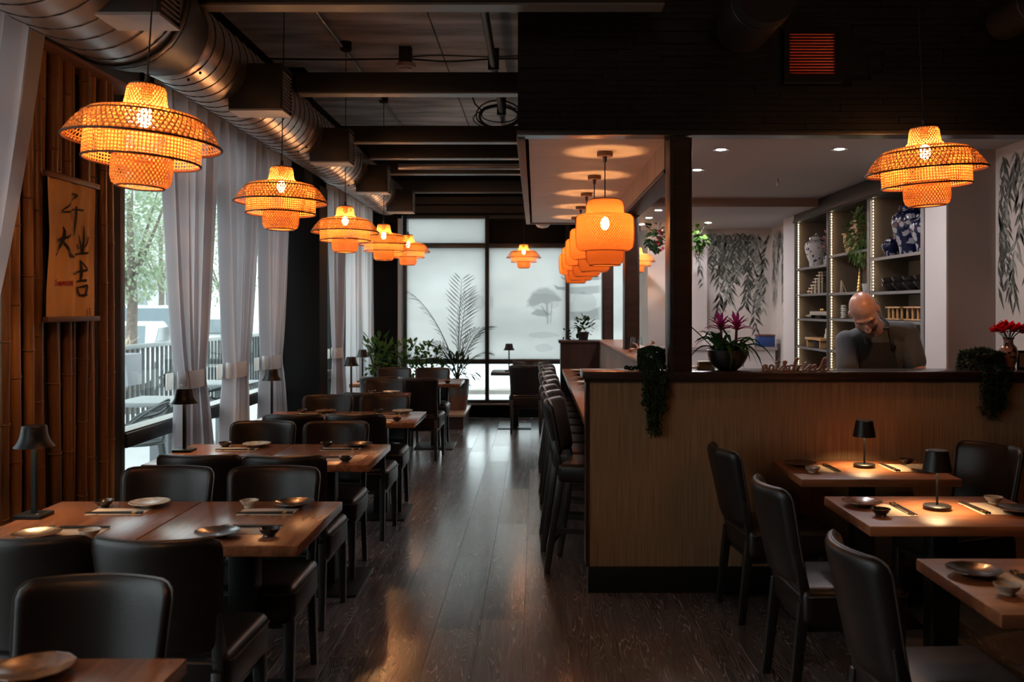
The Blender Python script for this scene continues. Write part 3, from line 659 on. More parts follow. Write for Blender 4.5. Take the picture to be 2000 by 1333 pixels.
for k, (ra, rb, tz, rr_) in enumerate(((.22, .12, .0, .016), (.26, .15, .02, .009), (.2, .1, .03, .007), (.29, .13, -.02, .007))):
    MB().tube([(ra * math.cos(a), .05 * math.sin(2 * a + k), rb * math.sin(a) + tz) for a in [2 * PI * i / 26 for i in range(26)]], rr_, 6, closed=True).build('loop', CABLE, cc, smooth=True)
MB().tube([(-.18, 0, .05), (-.27, 0, .14), (-.3, .02, .22)], .01, 6).build('tail', CABLE, cc)
sd = thing('smoke_detector', 'round smoke detector with red lettering hanging from the slab', 'detector', (-1.17, 8.3, 3.74))
MB().lathe([(.05, .0), (.062, .006), (.064, .02)], 20).build('sensor_dome', PLASTIC, sd, smooth=True)
MB().lathe([(.064, .02), (.086, .024), (.09, .045), (.086, .06), (.05, .064)], 24).build('rim', PLASTIC, sd, smooth=True)
MB().box(-.055, .055, -.05, .05, .062, .21).build('back_box', CABLE, sd, bevel=.004)
def text(name, s_, size, mat, parent, loc, rot, ext=.0006, align='CENTER'):
    c = bpy.data.curves.new(name, 'FONT'); c.body = s_; c.size = size; c.extrude = ext; c.align_x = align
    tmp = bpy.data.objects.new('tmp', c); COL.objects.link(tmp); dg = bpy.context.evaluated_depsgraph_get()
    me = bpy.data.meshes.new_from_object(tmp.evaluated_get(dg)); bpy.data.objects.remove(tmp); bpy.data.curves.remove(c)
    me.materials.clear(); me.materials.append(mat); return obj(name, me, parent, loc, rot)
text('lettering', 'FIRE', .032, REDINK, sd, (-.035, -.082, .032), (PI / 2, 0, -.35))

# ------------------------------------------------------------------ woven lamps
def ribs(m, prof, n, twist, w, off=0.0, sub=1):
    """ribbons woven over a profile [(r,z)..]; twist in radians over the whole height"""
    P = [Vector((r, z)) for r, z in prof]; ln = [0]
    for a, b in zip(P[:-1], P[1:]): ln.append(ln[-1] + (b - a).length)
    for k in range(n):
        vs = []
        for p, l in zip(P, ln):
            a = 2 * PI * k / n + twist * l / ln[-1]; da = w / 2 / max(p.x, .02)
            for s_ in (-1, 1): vs.append(((p.x + off) * math.cos(a + s_ * da), (p.x + off) * math.sin(a + s_ * da), p.y))
        m.add(vs, [(2 * i, 2 * i + 1, 2 * i + 3, 2 * i + 2) for i in range(len(P) - 1)])
    return m
def rings(m, prof_pts, w, off=.0, n=40):
    for r, z in prof_pts:
        m.lathe([(r + off, z - w / 2), (r + off, z + w / 2)], n, cap0=False, cap1=False)
    return m
def resamp(prof, k):
    out = []
    for (r0, z0), (r1, z1) in zip(prof[:-1], prof[1:]):
        for i in range(k): out.append((r0 + (r1 - r0) * i / k, z0 + (z1 - z0) * i / k))
    return out + [prof[-1]]
def hoop(m, r, z, t=.005, n=44):
    return m.tube([(r * math.cos(2 * PI * i / n), r * math.sin(2 * PI * i / n), z) for i in range(n)], t, 6, closed=True)
def hat_proto():
    t = thing('pendant_lamp', 'x', 'lamp')
    neck = [(.066, .232), (.074, .215), (.078, .18), (.083, .155), (.10, .135)]
    m = MB(); ribs(m, resamp(neck, 2), 34, .9, .0078); ribs(m, resamp(neck, 2), 34, -.9, .0078, .0008); m.build('neck_weave', WEAVE, t)
    brim = [(.10, .135), (.16, .125), (.21, .112), (.235, .094), (.268, .055), (.29, .02), (.30, 0)]
    b2 = resamp(brim, 2)
    m = MB(); ribs(m, b2, 78, .55, .0052); ribs(m, b2, 78, -.55, .0052, .0008); rings(m, b2[1::1], .0032, .001); m.build('brim_weave', WEAVE, t)
    mid = [(.216, .10), (.220, .06), (.222, .02), (.223, -.02), (.223, -.075)]
    m = MB(); ribs(m, mid, 96, 0, .0054); rings(m, [(.221, .09 - .0138 * i) for i in range(12)], .0048, .0008); m.build('middle_weave', WEAVE_D, t)
    low = [(.115, -.055), (.117, -.10), (.116, -.14), (.108, -.165), (.090, -.178)]
    m = MB(); ribs(m, resamp(low, 2), 44, .8, .0085); ribs(m, resamp(low, 2), 44, -.8, .0085, .0008); m.build('lower_weave', WEAVE_D, t)
    for r, z, q in ((.30, 0, .0055), (.233, .096, .003), (.223, -.075, .005), (.09, -.178, .004), (.115, -.055, .003), (.216, .1, .003)):
        hoop(MB(), r, z, q).build('hoop', HOOP, t, smooth=True)
    MB().lathe([(.001, .245), (.03, .243), (.068, .234), (.068, .226)], 24, cap1=False).build('top_cap', CAP, t, smooth=True)
    MB().lathe([(.022, .232), (.022, .19), (.016, .17)], 12).build('socket', CAP, t)
    MB().ball((0, 0, .105), .028, 12, 8, (1, 1, 1.5)).build('bulb', BULB, t, smooth=True)
    MB().lathe([(.012, .243), (.010, .275), (.004, .28)], 10).build('cord_grip', CAP, t)
    return t
def drum_proto():
    t = thing('bar_pendant', 'x', 'lamp')
    def weave(name, prof, n, tw):
        pr = resamp(prof, 3); m = MB(); ribs(m, pr, n, tw, .0047); ribs(m, pr, n, -tw, .0047, .0008); m.build(name, WEAVE_K, t); MB().lathe([(r_ - .006, z_) for r_, z_ in pr], 40, cap0=False, cap1=False).build(name.replace('weave', 'liner'), LINER, t, smooth=True)
    weave('upper_weave', [(.088, .205), (.110, .195), (.122, .165), (.124, .11)], 52, .8)
    weave('middle_weave', [(.124, .112), (.168, .108), (.182, .09), (.186, .02), (.185, -.05), (.178, -.095), (.155, -.115), (.12, -.118)], 76, 1.15)
    weave('lower_weave', [(.122, -.10), (.121, -.15), (.114, -.185), (.096, -.207)], 52, .85)
    for r, z, q in ((.088, .205, .003), (.124, .111, .003), (.122, -.116, .004), (.096, -.207, .003)): hoop(MB(), r, z, q).build('hoop', HOOP, t, smooth=True)
    MB().lathe([(.02, .17), (.02, .12), (.014, .10)], 12).build('socket', CAP, t)
    MB().ball((0, 0, .055), .028, 12, 8, (1, 1, 1.5)).build('bulb', BULBD, t, smooth=True)
    return t
hat = hat_proto(); hu = []
def rim_to_ceiling(o, x, y, z, top, canopy='box'):
    h = top - z
    MB().lathe([(.0035, .245), (.0035, h)], 6).build('cord', CABLE, o)
    if canopy == 'box': MB().lathe([(.045, h - .08), (.052, h - .075), (.052, h)], 8).build('junction_box', BLACKMETAL, o)
hats = [(-1.575, 3.70, 2.262, 'woven bamboo pendant in front of the bamboo wall, largest in view', 1), (-1.676, 6.07, 2.296, 'woven bamboo pendant second in the window row, by the second curtain', 1), (-1.674, 8.1, 2.265, 'woven bamboo pendant third in the window row, by the black column', .975),
        (-1.68, 10.2, 2.30, 'woven bamboo pendant fourth in the window row', .96), (-1.674, 12.1, 2.335, 'woven bamboo pendant fifth and last in the window row', .96),
        (2.05, 4.84, 2.315, 'woven bamboo pendant over the right tables before the kitchen opening', 1), (-.165, 12.85, 2.30, 'small woven bamboo pendant before the printed back window', .8), (1.27, 11.5, 2.18, 'small woven bamboo pendant partly hidden behind the bar posts', .75),
        (-1.6, 1.3, 2.27, 'woven bamboo pendant over the nearest left table, outside the picture', 1), (2.1, 2.3, 2.3, 'woven bamboo pendant over the nearest right table, outside the picture', 1)]
base_kids = None
hat_objs = []
for x, y, z, lb, sc in hats:
    o = place(hat, hu, (x, y, z), 0, lb, 'woven hat shaped pendants', sc); hat_objs.append((o, x, y, z, sc))
for k, (o, x, y, z, sc) in enumerate(hat_objs):
    rim_to_ceiling(o, x, y, 0, ((2.62 if k == 7 else ZC) - z) / sc)
    o.rotation_euler = ((-.02, .055, k * .7), (.0, .02, .9), (.01, .02, 2), (.0, .0, 1), (0, .0, .4), (.02, -.055, 0), (0, 0, 0), (0, 0, 0), (0, 0, 0), (0, 0, 0))[k]
drum = drum_proto(); du = []; dl = []
ords = ['nearest', 'second', 'third', 'fourth', 'farthest']
for k in range(5):
    o = place(drum, du, (.435, 5.78 + k * 1.035, 2.075), k * .8, 'drum shaped woven pendant over the bar, %s of five' % ords[k], 'drum pendants over the bar'); dl.append(o)
for o in dl:
    h = 2.58 - 2.075
    MB().lathe([(.004, .16), (.004, h - .03)], 6).build('cord', CABLE, o)
    MB().lathe([(.010, h - .065), (.014, h - .03)], 8).build('cord_grip', CAP, o)
    MB().lathe([(.048, h - .03), (.05, h - .028), (.05, h)], 20).build('canopy', plain('drum_canopy', (.16, .07, .035), .4) if 'drum_canopy' not in MATS else MATS['drum_canopy'], o, smooth=True)

# vent grille and dark duct ends on the bulkhead
vg = thing('vent_grille', 'square black vent grille with red lit slats on the bulkhead', 'vent', (1.545, 5.155, 3.02))
MB().box(-.155, -.128, -.012, .012, -.16, .145).box(.128, .155, -.012, .012, -.16, .145).box(-.128, .128, -.012, .012, .116, .145).box(-.128, .128, -.012, .012, -.16, -.118).build('grille_frame', BLACKMETAL, vg)
sm = MB().box(-.128, .128, -.004, .004, -.004, .004).mesh('slat', SLAT_REDLIT)
for q in range(14): obj('slat', sm, vg, (0, 0, -.105 + q * .0167), (.6, 0, 0))
MB().box(-.128, .128, .010, .014, -.118, .116).build('backing', BLACKWALL, vg)
MB().box(-.16, .16, -.02, -.01, -.168, -.160).build('lower_edge', BEAM, vg)
for nm, lb, x, z, r, y0 in (('duct_stub', 'dark round duct stub at the top of the bulkhead', 1.16, 3.18, .155, 4.6), ('duct_stub', 'dark small duct stub at the top right corner', 2.62, 3.2, .10, 4.7)):
    t = thing(nm, lb, 'duct', (x, y0, z))
    MB().lathe([(r * .6, 0), (r, 0), (r, 5.16 - y0)], 28, cap0=True).xf(Matrix.Rotation(-PI / 2, 4, 'X')).build('pipe_wall', plain('dark_duct', (.02, .016, .014), .5, .3) if 'dark_duct' not in MATS else MATS['dark_duct'], t, smooth=True)
    hoop(MB(), r, 0, .006).xf(Matrix.Translation((0, .12, 0)) @ Matrix.Rotation(-PI / 2, 4, 'X')).build('seam', SEAM, t)
ec = thing('emergency_light', 'pale round fixture under the back lintel beside the soffit', 'light fixture', (.10, 12.6, 2.82))
MB().lathe([(.001, -.13), (.07, -.115), (.115, -.06), (.12, 0)], 20).build('dome', PLASTIC, ec, smooth=True)
MB().box(-.03, .03, -.03, .03, 0, .4).build('stem', BLACKMETAL, ec)

# ------------------------------------------------------------------ curtains
def curtain(label, y0, y1, ty0, ty1, by0, by1, ztop=3.12, ztie=1.11, x=-2.40, pleats=9, seed=0, tie=True, zbot=.06):
    t = thing('curtain', label, 'curtain', (x, (y0 + y1) / 2, 0), group='sheer curtains along the windows'); yc = (y0 + y1) / 2
    rr = random.Random(seed); ph = rr.uniform(0, 6)
    def f(u, v):
        z = ztop + (zbot - ztop) * v
        if not tie: a, b, am = y0, y1, .035
        elif z > ztie:
            q = (z - ztie) / (ztop - ztie); e = q ** .62
            a = ty0 + (y0 - ty0) * e; b = ty1 + (y1 - ty1) * e; am = .036 + .016 * q
        else:
            q = (ztie - z) / (ztie - zbot); e = min(1, q * 1.6) ** .6
            a = ty0 + (by0 - ty0) * e; b = ty1 + (by1 - ty1) * e; am = .036 + .012 * e
        yy = a + (b - a) * u + .25 * (b - a) / pleats * math.sin(u * PI * 2 * pleats * .5 + ph)
        xx = am * math.sin(u * 2 * PI * pleats + ph) * (1 + .3 * math.sin(u * 9 + ph)) + .012 * math.sin(u * 31 + v * 3)
        return (xx, yy - yc, z)
    MB().grid(f, pleats * 12 + 1, 40).build('fabric', CURTAIN if tie else CURTAIN_P, t, smooth=True, angle=180)
    if tie:
        c = (ty0 + ty1) / 2; h = (ty1 - ty0) / 2 + .02
        prof = [(.062 * math.sin(a), c - yc + h * math.cos(a)) for a in [2 * PI * i / 28 for i in range(28)]]
        vs = []; fs = []
        for i, (px_, py_) in enumerate(prof):
            tl = .02 * py_ / max(h, .01) * 0
            vs += [(px_, py_, ztie - .062 + tl), (px_ * 1.05, py_ * 1.0, ztie), (px_, py_, ztie + .062 + tl)]
        for i in range(28):
            j = (i + 1) % 28
            fs += [(i * 3, j * 3, j * 3 + 1, i * 3 + 1), (i * 3 + 1, j * 3 + 1, j * 3 + 2, i * 3 + 2)]
        MB().add(vs, fs).build('tieback', BAND, t, smooth=True)
        MB().box(-.075, -.06, c - yc - h - .06, c - yc - h + .05, ztie - .065, ztie + .05).build('tieback_tail', BAND, t, bevel=.006)
    return t
curtain('sheer curtain at the left picture edge beside the bamboo', 3.15, 4.36, 3.36, 3.60, 3.3, 3.7, x=-2.33, seed=1, pleats=10)
curtain('tied sheer curtain nearest to the bamboo wall', 5.86, 6.93, 6.24, 6.60, 6.14, 6.78, seed=2)
curtain('tied sheer curtain between the second and third window panes', 6.97, 8.0, 7.22, 7.58, 7.12, 7.62, seed=3)
curtain('tied sheer curtain right before the black column', 8.02, 8.94, 8.18, 8.58, 8.12, 8.8, seed=4)
curtain('tied sheer curtain behind the black column', 10.7, 11.6, 11.0, 11.32, 10.95, 11.5, seed=5, ztie=1.06)
curtain('straight pale curtain in the far window corner', 11.55, 13.25, 0, 0, 0, 0, seed=6, tie=False, pleats=14, x=-2.36)
rod = pipe('curtain_rod', 'black curtain rod above the street windows', [(-2.42, 5.6, 3.13), (-2.42, 13.3, 3.13)], .012, BLACKMETAL, 'rod')

# ------------------------------------------------------------------ bamboo wall with scroll
sbox('trim_8', DARKWOOD, XL, -2.36, 4.15, 5.5, 2.89, 3.07)
sbox('trim_9', plain('trim_edge_wood', (.22, .10, .06), .5), XL, -2.352, 4.15, 5.5, 2.872, 2.89)
bpos = [4.13, 4.19, 4.235, 4.285, 4.335, 4.39, 4.47, 4.55, 4.62, 4.70, 4.765, 4.85, 4.93, 4.99, 5.07, 5.15, 5.24]
brad = [.027, .03, .022, .032, .021, .029, .031, .024, .033, .022, .027, .024, .030, .027, .022, .028, .029]
dep = [0, .01, -.035, .0, -.03, .012, 0, -.03, .015, -.02, 0, -.035, .01, 0, -.03, .01, .0]
for k, (by, br) in enumerate(zip(bpos, brad)):
    rr = random.Random(100 + k); br *= .86
    t = thing('bamboo_pole', 'upright bamboo pole in the wall screen, number %d' % (k + 1), 'bamboo pole', (-2.425 + dep[k] * .6, by, 0), group='bamboo poles of the wall screen')
    wd = ['first', 'second', 'third', 'fourth', 'fifth', 'sixth', 'seventh', 'eighth', 'ninth', 'tenth', 'eleventh', 'twelfth', 'thirteenth', 'fourteenth', 'fifteenth', 'sixteenth', 'last'][k]
    t['label'] = 'upright bamboo pole in the wall screen, %s from the left' % wd if k < 16 else 'upright bamboo pole in the wall screen, rightmost by the window'
    ph = rr.uniform(0, 6); am = rr.uniform(.004, .012); sp = rr.uniform(.30, .42); z = rr.uniform(.05, .25); nodes = []
    while z < 2.87: nodes.append(z); z += sp * rr.uniform(.85, 1.12)
    pts = []; rad = []
    for i in range(49):
        zz = 2.872 * i / 48; pts.append((am * .6 * math.sin(zz * 1.7 + ph), am * math.sin(zz * 2.1 + ph * 1.3), zz))
        dn = min([abs(zz - q) for q in nodes]); rad.append(br * (1.0 + .05 * math.exp(-(dn / .03) ** 2)))
    MB().tube(pts, rad, 14).build('culm', BAMBOO, t, smooth=True)
    for q in nodes:
        c = (am * .6 * math.sin(q * 1.7 + ph), am * math.sin(q * 2.1 + ph * 1.3), q)
        MB().tube([(c[0] + br * 1.03 * math.cos(a), c[1] + br * 1.03 * math.sin(a), c[2] + .003 * math.sin(a * 2)) for a in [2 * PI * i / 14 for i in range(14)]], .0042, 5, closed=True).build('node', NODE, t, smooth=True)
# scroll: hangs in front of the poles, local axes: u along +y, v up
SX = -2.355
sc = thing('calligraphy_scroll', 'hanging cloth scroll with black brush calligraphy on the bamboo', 'scroll', (SX, 4.43, 1.53))
def wav(u, v): return .007 * math.sin(u * 17 + v * 2) * (1 - .4 * v) + .004 * math.sin(u * 29 - v * 5)
def edge(u, v): return (u - .5) * (.50 - .035 * math.sin(v * PI) + .012 * math.sin(v * 9)) + .255
def spt(u, v, off=0.0): return (wav(u, v) + off, edge(u, v), .025 + v * .685)
MB().grid(lambda u, v: spt(u, v), 81, 31).build('cloth', SCROLL, sc, smooth=True, angle=180)
MB().box(-.014, .014, -.005, .53, .705, .735).build('top_rod', SCROLLBAR, sc, bevel=.004)
MB().box(-.014, .014, -.005, .53, 0, .028).build('bottom_rod', SCROLLBAR, sc, bevel=.004)
def suv(X_, Y_):
    """reading of the photographed scroll: left/right and top/bottom edges -> u, v"""
    u = (X_ - 38) / (450 - 38); top = 82 + 120 * u; return u, 1 - (Y_ - top) / (1268 - top)
def stroke(m, pts, ws):
    P = catmull([(a, b, w_) for (a, b), w_ in zip(pts, ws)], 5)
    vs = []
    for i, p in enumerate(P):
        t = P[min(i + 1, len(P) - 1)] - P[max(i - 1, 0)]; n_ = Vector((-t.y, t.x)); n_ = n_.normalized() if n_.length > 1e-6 else Vector((1, 0))
        for s_ in (-1, 1):
            u, v = suv(p.x + n_.x * s_ * p.z / 2, p.y + n_.y * s_ * p.z / 2); vs.append(spt(u, v, .0055))
    m.add(vs, [(2 * i, 2 * i + 1, 2 * i + 3, 2 * i + 2) for i in range(len(P) - 1)])
CH = {'kai': [([(222, 246), (250, 240), (276, 252), (266, 280)], [6, 16, 20, 14]), ([(274, 262), (240, 300), (190, 345), (152, 380)], [16, 13, 15, 8]), ([(150, 388), (200, 388), (260, 372), (332, 382)], [10, 18, 13, 22]), ([(230, 345), (234, 395), (238, 455)], [9, 16, 8]), ([(276, 345), (274, 430), (266, 520), (256, 595)], [10, 14, 11, 4])],
      'da': [([(100, 628), (130, 622), (180, 600), (222, 580)], [24, 28, 20, 22]), ([(160, 510), (166, 570), (140, 670), (82, 752)], [6, 16, 24, 9]), ([(160, 640), (190, 700), (225, 752), (256, 768)], [10, 22, 30, 8])],
      'ye': [([(338, 512), (338, 600), (334, 700), (332, 735)], [6, 13, 14, 10]), ([(298, 585), (318, 660), (324, 735)], [8, 14, 10]), ([(278, 660), (296, 690), (306, 706)], [6, 18, 8]), ([(376, 600), (362, 650), (342, 690)], [18, 15, 6]), ([(260, 748), (310, 742), (360, 738), (386, 732)], [16, 18, 18, 26])],
      'ji': [([(316, 795), (322, 860), (320, 930), (316, 960)], [7, 15, 15, 10]), ([(318, 800), (342, 845), (362, 885)], [6, 10, 12]), ([(250, 912), (300, 893), (362, 878)], [16, 17, 20]), ([(286, 975), (320, 968), (350, 965)], [10, 20, 22]), ([(292, 1015), (300, 1060), (312, 1095)], [16, 16, 10]), ([(296, 1025), (330, 1016), (354, 1010), (346, 1060), (338, 1095)], [8, 16, 20, 18, 14]), ([(304, 1085), (330, 1090), (356, 1082)], [10, 22, 18])]}
for nm, st in CH.items():
    m = MB()
    for pts, ws in st: stroke(m, pts, ws)
    m.build('brush_character', INK, sc)
m = MB()
for pts, w_ in [([(118, 958), (96, 950), (82, 968), (104, 984), (100, 1004), (78, 1004)], 11), ([(124, 972), (120, 1004)], 8), ([(138, 970), (136, 1004)], 8), ([(122, 988), (138, 986)], 6), ([(148, 970), (147, 1004)], 8), ([(156, 1004), (159, 968), (170, 1004), (172, 966)], 7), ([(194, 970), (182, 972), (186, 986), (193, 990), (190, 1004), (180, 1004)], 7), ([(212, 968), (200, 970), (200, 986), (210, 985), (200, 988), (201, 1004), (212, 1003)], 6), ([(217, 1004), (219, 966), (228, 1006), (231, 964)], 7)]:
    for a, b in zip(pts[:-1], pts[1:]): stroke(m, [a, b], [w_, w_])
m.build('red_lettering', REDINK, sc)
m = MB(); rr = random.Random(4)
for cx_ in (357, 380):
    for k in range(6):
        yy = 1200 + k * 10 + (10 if cx_ == 357 else 0)
        stroke(m, [(cx_ - 7, yy + rr.uniform(-3, 3)), (cx_ + 7, yy + rr.uniform(-3, 3))], [3, 4]); stroke(m, [(cx_ + rr.uniform(-4, 4), yy - 4), (cx_ + rr.uniform(-4, 4), yy + 5)], [3, 3])
m.build('signature', INK, sc)
# ------------------------------------------------------------------ dining chair (faces +y locally: the sitter looks to +y; back at -y)
def backrest_mesh(W0, W1, z0, z1, T, cv, rc, lean, y0):
    """closed padded panel; W0/W1 half widths bottom/top; cv = concavity"""
    H = z1 - z0; nu, nv = 19, 15
    def shape(u, v):
        z = z0 + H * v; hw = W0 + (W1 - W0) * v
        e = 0.0
        if H * (1 - v) < rc: d = rc - H * (1 - v); e = rc - math.sqrt(max(0, rc * rc - d * d))
        if H * v < rc * .8: d = rc * .8 - H * v; e = max(e, rc * .8 - math.sqrt(max(0, (rc * .8) ** 2 - d * d)))
        x = (hw - e) * u
        yc = y0 - lean * v - cv * (1 - (x / W1) ** 2)
        # rounded thickness
        ex = min(1.0, (1 - abs(u)) / .16); ez = min(1.0, min(v, 1 - v) / .10)
        k = math.sqrt(max(0, 1 - (1 - ex) ** 2)) * math.sqrt(max(0, 1 - (1 - ez) ** 2))
        return x, yc, z, T / 2 * (.12 + .88 * k)
    us = [math.sin((i / (nu - 1) - .5) * PI) for i in range(nu)]; us = [.5 * a + .5 * (2 * i / (nu - 1) - 1) for i, a in enumerate(us)]
    vv = [.5 - .5 * math.cos(PI * j / (nv - 1)) for j in range(nv)]
    F = [[shape(u, v) for v in vv] for u in us]
    m = MB()
    vs = [(x, y + t, z) for row in F for x, y, z, t in row] + [(x, y - t, z) for row in F for x, y, z, t in row]
    o = nu * nv; fs = []
    for i in range(nu - 1):
        for j in range(nv - 1):
            a, b, c, d = i * nv + j, (i + 1) * nv + j, (i + 1) * nv + j + 1, i * nv + j + 1
            fs.append((d, c, b, a)); fs.append((a + o, b + o, c + o, d + o))
    bd = [i * nv for i in range(nu)] + [(nu - 1) * nv + j for j in range(1, nv)] + [i * nv + nv - 1 for i in range(nu - 2, -1, -1)] + [j for j in range(nv - 2, 0, -1)]
    for a, b in zip(bd, bd[1:] + bd[:1]): fs.append((a, b, b + o, a + o))
    m.add(vs, fs)
    rim = [Vector(vs[a]) for a in bd]
    return m, rim
def make_chair():
    t = thing('dining_chair', 'x', 'chair')
    m, rim = backrest_mesh(.190, .212, .49, .875, .052, .072, .042, .085, -.165)
    br = m.build('backrest', LEATHER, t, smooth=True, angle=60)
    MB().tube(rim, .0035, 5, closed=True).build('piping', PIPING, br, smooth=True)
    st = MB().box(-.215, .215, -.20, .235, .325, .485).build('seat', LEATHER, t, bevel=.038, seg=3)
    MB().tube([(x_, y_, .452) for x_, y_ in ((-.218, -.165), (-.218, .2), (-.205, .225), (-.18, .238), (.18, .238), (.205, .225), (.218, .2), (.218, -.165), (.18, -.203), (-.18, -.203))], .004, 5, closed=True).build('piping', PIPING, st, smooth=True)
    MB().box(-.185, .185, -.17, .20, .305, .335).build('seat_frame', BLACKWOOD, t)
    for s_ in (-1, 1):
        MB().bar((s_ * .185, .195, .345), (s_ * .19, .205, 0), .046, .046, .030, .030).build('leg', BLACKWOOD, t, bevel=.004)
        m = MB(); m.bar((s_ * .178, -.185, .42), (s_ * .184, -.232, 0), .036, .046, .030, .036); m.bar((s_ * .178, -.17, .40), (s_ * .182, -.215, .62), .036, .05, .03, .03); m.build('leg', BLACKWOOD, t, bevel=.004)
    return t
chair = make_chair(); cu = []
def C(x, y, rz, lb): return place(chair, cu, (x, y, 0), rz, lb, 'dark leather dining chairs')
FAR, NEAR = PI, 0.0   # FAR: beyond its table, facing the camera; NEAR: back towards the camera
# y given for the backrest; seat centre lies .23 in front of it
def cf(x, yb, lb, a=0): return C(x, yb - .23, FAR + a, lb)
def cn(x, yb, lb, a=0): return C(x, yb + .23, NEAR + a, lb)
T = ['nearest', 'second', 'third', 'fourth', 'fifth', 'sixth']
cf(-1.166, 2.42, 'leather chair behind the nearest left table, low in the bottom left corner')
cn(-1.64, 2.97, 'leather chair, back to us, at the second left table, cut by the picture edge', .04); cn(-1.20, 2.95, 'leather chair with its back to us at the second left table, aisle side', -.03)
cf(-1.66, 4.15, 'leather chair facing us behind the second left table, bamboo side'); cf(-1.18, 4.15, 'leather chair facing us behind the second left table, aisle side')
cn(-1.68, 4.60, 'leather chair with its back to us at the third left table, window side', .03); cn(-1.24, 4.58, 'leather chair with its back to us at the third left table, aisle side', -.02)
cf(-1.73, 5.84, 'leather chair facing us behind the third left table, window side'); cf(-1.265, 5.84, 'leather chair facing us behind the third left table, aisle side')
cn(-1.67, 6.34, 'leather chair with its back to us at the fourth left table, window side', .02); cn(-1.23, 6.34, 'leather chair with its back to us at the fourth left table, aisle side', -.03)
cf(-1.72, 7.63, 'leather chair facing us behind the fourth left table, window side'); cf(-1.25, 7.63, 'leather chair facing us behind the fourth left table, aisle side')
cn(-1.45, 7.95, 'leather chair with its back to us at the small fifth left table'); cf(-1.53, 9.33, 'leather chair facing us behind the small fifth left table')
cn(-1.65, 9.75, 'leather chair with its back to us at the sixth left table, window side'); cn(-1.21, 9.62, 'leather chair with its back to us at the sixth left table, aisle side, pulled out', -.06)
cf(-1.71, 11.13, 'leather chair facing us behind the sixth left table, window side'); cf(-1.245, 11.13, 'leather chair facing us behind the sixth left table, aisle side')
for x, y, lb in ((1.0, 4.86, 'leather chair left of the right table against the bar wall'), (1.0, 3.87, 'leather chair left of the middle right table'), (1.0, 2.85, 'leather chair left of the nearest right table, lowest at the right')):
    C(x + .25, y, -PI / 2 + (.10 if y > 4 else .04), lb)
C(2.40 - .22, 4.80, PI / 2 + .40, 'leather chair right of the tables, facing left against the bar wall'); C(2.40 + .02, 3.85, PI / 2, 'leather chair right of the middle right table, outside the picture')
cn(-.125, 11.75, 'leather chair with its back to us alone before the back window'); cf(-.11, 12.95, 'leather chair facing us at the small table before the back window')

# ------------------------------------------------------------------ tables
TH = .75
def make_table(w_, d_, mat):
    t = thing('dining_table', 'x', 'table')
    MB().box(-w_ / 2, w_ / 2, -d_ / 2, d_ / 2, TH - .04, TH).build('tabletop', mat, t, bevel=.005, seg=2)
    MB().box(-.052, .052, -.052, .052, .012, TH - .05).build('column', BLACKMETAL, t, bevel=.004)
    MB().box(-.22, .22, -.28, .28, 0, .012).build('base_plate', BLACKMETAL, t, bevel=.003)
    MB().box(-.18, .18, -.18, .18, TH - .05, TH - .04).build('mount_plate', BLACKMETAL, t)
    return t
tL = make_table(.615, .76, TABLE_Y); tlu = []
def tab(x, y, lb): return place(tL, tlu, (x, y, 0), 0, lb, 'wooden tables of the window row')
rows = [(-.845, 2.237, 1), (-.848, 4.05, 2), (-.904, 5.75, 2), (-.896, 7.57, 2), (-1.25, 9.27, 1), (-.85, 11.05, 2)]
tabs = {}
for k, (xr, yf, n) in enumerate(rows):
    for j in range(n):
        side = ['aisle side half', 'window side half'][j]
        if k == 0: lb = 'wooden table in the bottom left corner of the picture'
        elif k == 4: lb = 'small single wooden table, fifth of the window row'
        else: lb = 'wooden table, %s of the %s left pair' % (side, T[k])
        tabs[(k, j)] = (xr - .3075 - j * .62, yf - .38); tab(*tabs[(k, j)], lb)
tR = make_table(.80, .575, TABLE); tru = []
rt = [(1.72, 4.86), (1.70, 3.87), (1.69, 2.84)]
for (x, y), lb in zip(rt, ('wooden table on the right standing against the bar wall', 'wooden table on the right, middle of three', 'wooden table on the right nearest to the camera')):
    place(tR, tru, (x, y, 0), 0, lb, 'wooden tables on the right')
tB = make_table(.62, .62, plain('dark_tabletop', (.02, .018, .017), .3)); tag(tB, 'dark small table before the back window', 'table'); tB.location = (-.28, 12.42, 0)

# ------------------------------------------------------------------ place settings
def plate_proto(mat, nm='x', sc=1.0, scal=.03):
    t = thing('plate', nm, 'plate')
    MB().lathe([(.0, .0), (.045, 0), (.05, .004), (.052, .008), (.085, .018), (.108, .026), (.109, .029), (.084, .0225), (.05, .0125), (.0, .0115)], 36, cap0=False, cap1=False, wob=(scal * .5, 12)).build('dish', mat, t, smooth=True, angle=70)
    MB().tube([(.109 * (1 + scal * .5 * math.cos(12 * a)) * math.cos(a), .109 * (1 + scal * .5 * math.cos(12 * a)) * math.sin(a), .028) for a in [2 * PI * i / 72 for i in range(72)]], .0022, 5, closed=True).build('rim', CERAM_BROWN if mat is not CERAM_PALE else CERAM_PALE, t, smooth=True)
    return t
def bowl_proto(mat):
    t = thing('sauce_bowl', 'x', 'bowl')
    MB().lathe([(.0, 0), (.020, 0), (.022, .006), (.036, .018), (.045, .034), (.0435, .0345), (.034, .021), (.018, .010), (0, .009)], 24, cap0=False, cap1=False).build('body', mat, t, smooth=True, angle=70)
    MB().lathe([(.024, -.0005), (.026, .002), (.023, .007)], 20, cap0=False, cap1=False).build('foot', mat, t, smooth=True)
    return t
P_ = {k: (plate_proto(m), []) for k, m in (('dark', CERAM_DARK), ('pale', CERAM_PALE), ('brown', CERAM_BROWN))}
B_ = {k: (bowl_proto(m), []) for k, m in (('dark', CERAM_DARK), ('pale', CERAM_PALE))}
mat_p = (MB().box(-.115, .115, -.06, .06, 0, .0012).build('placemat', PAPER), [])
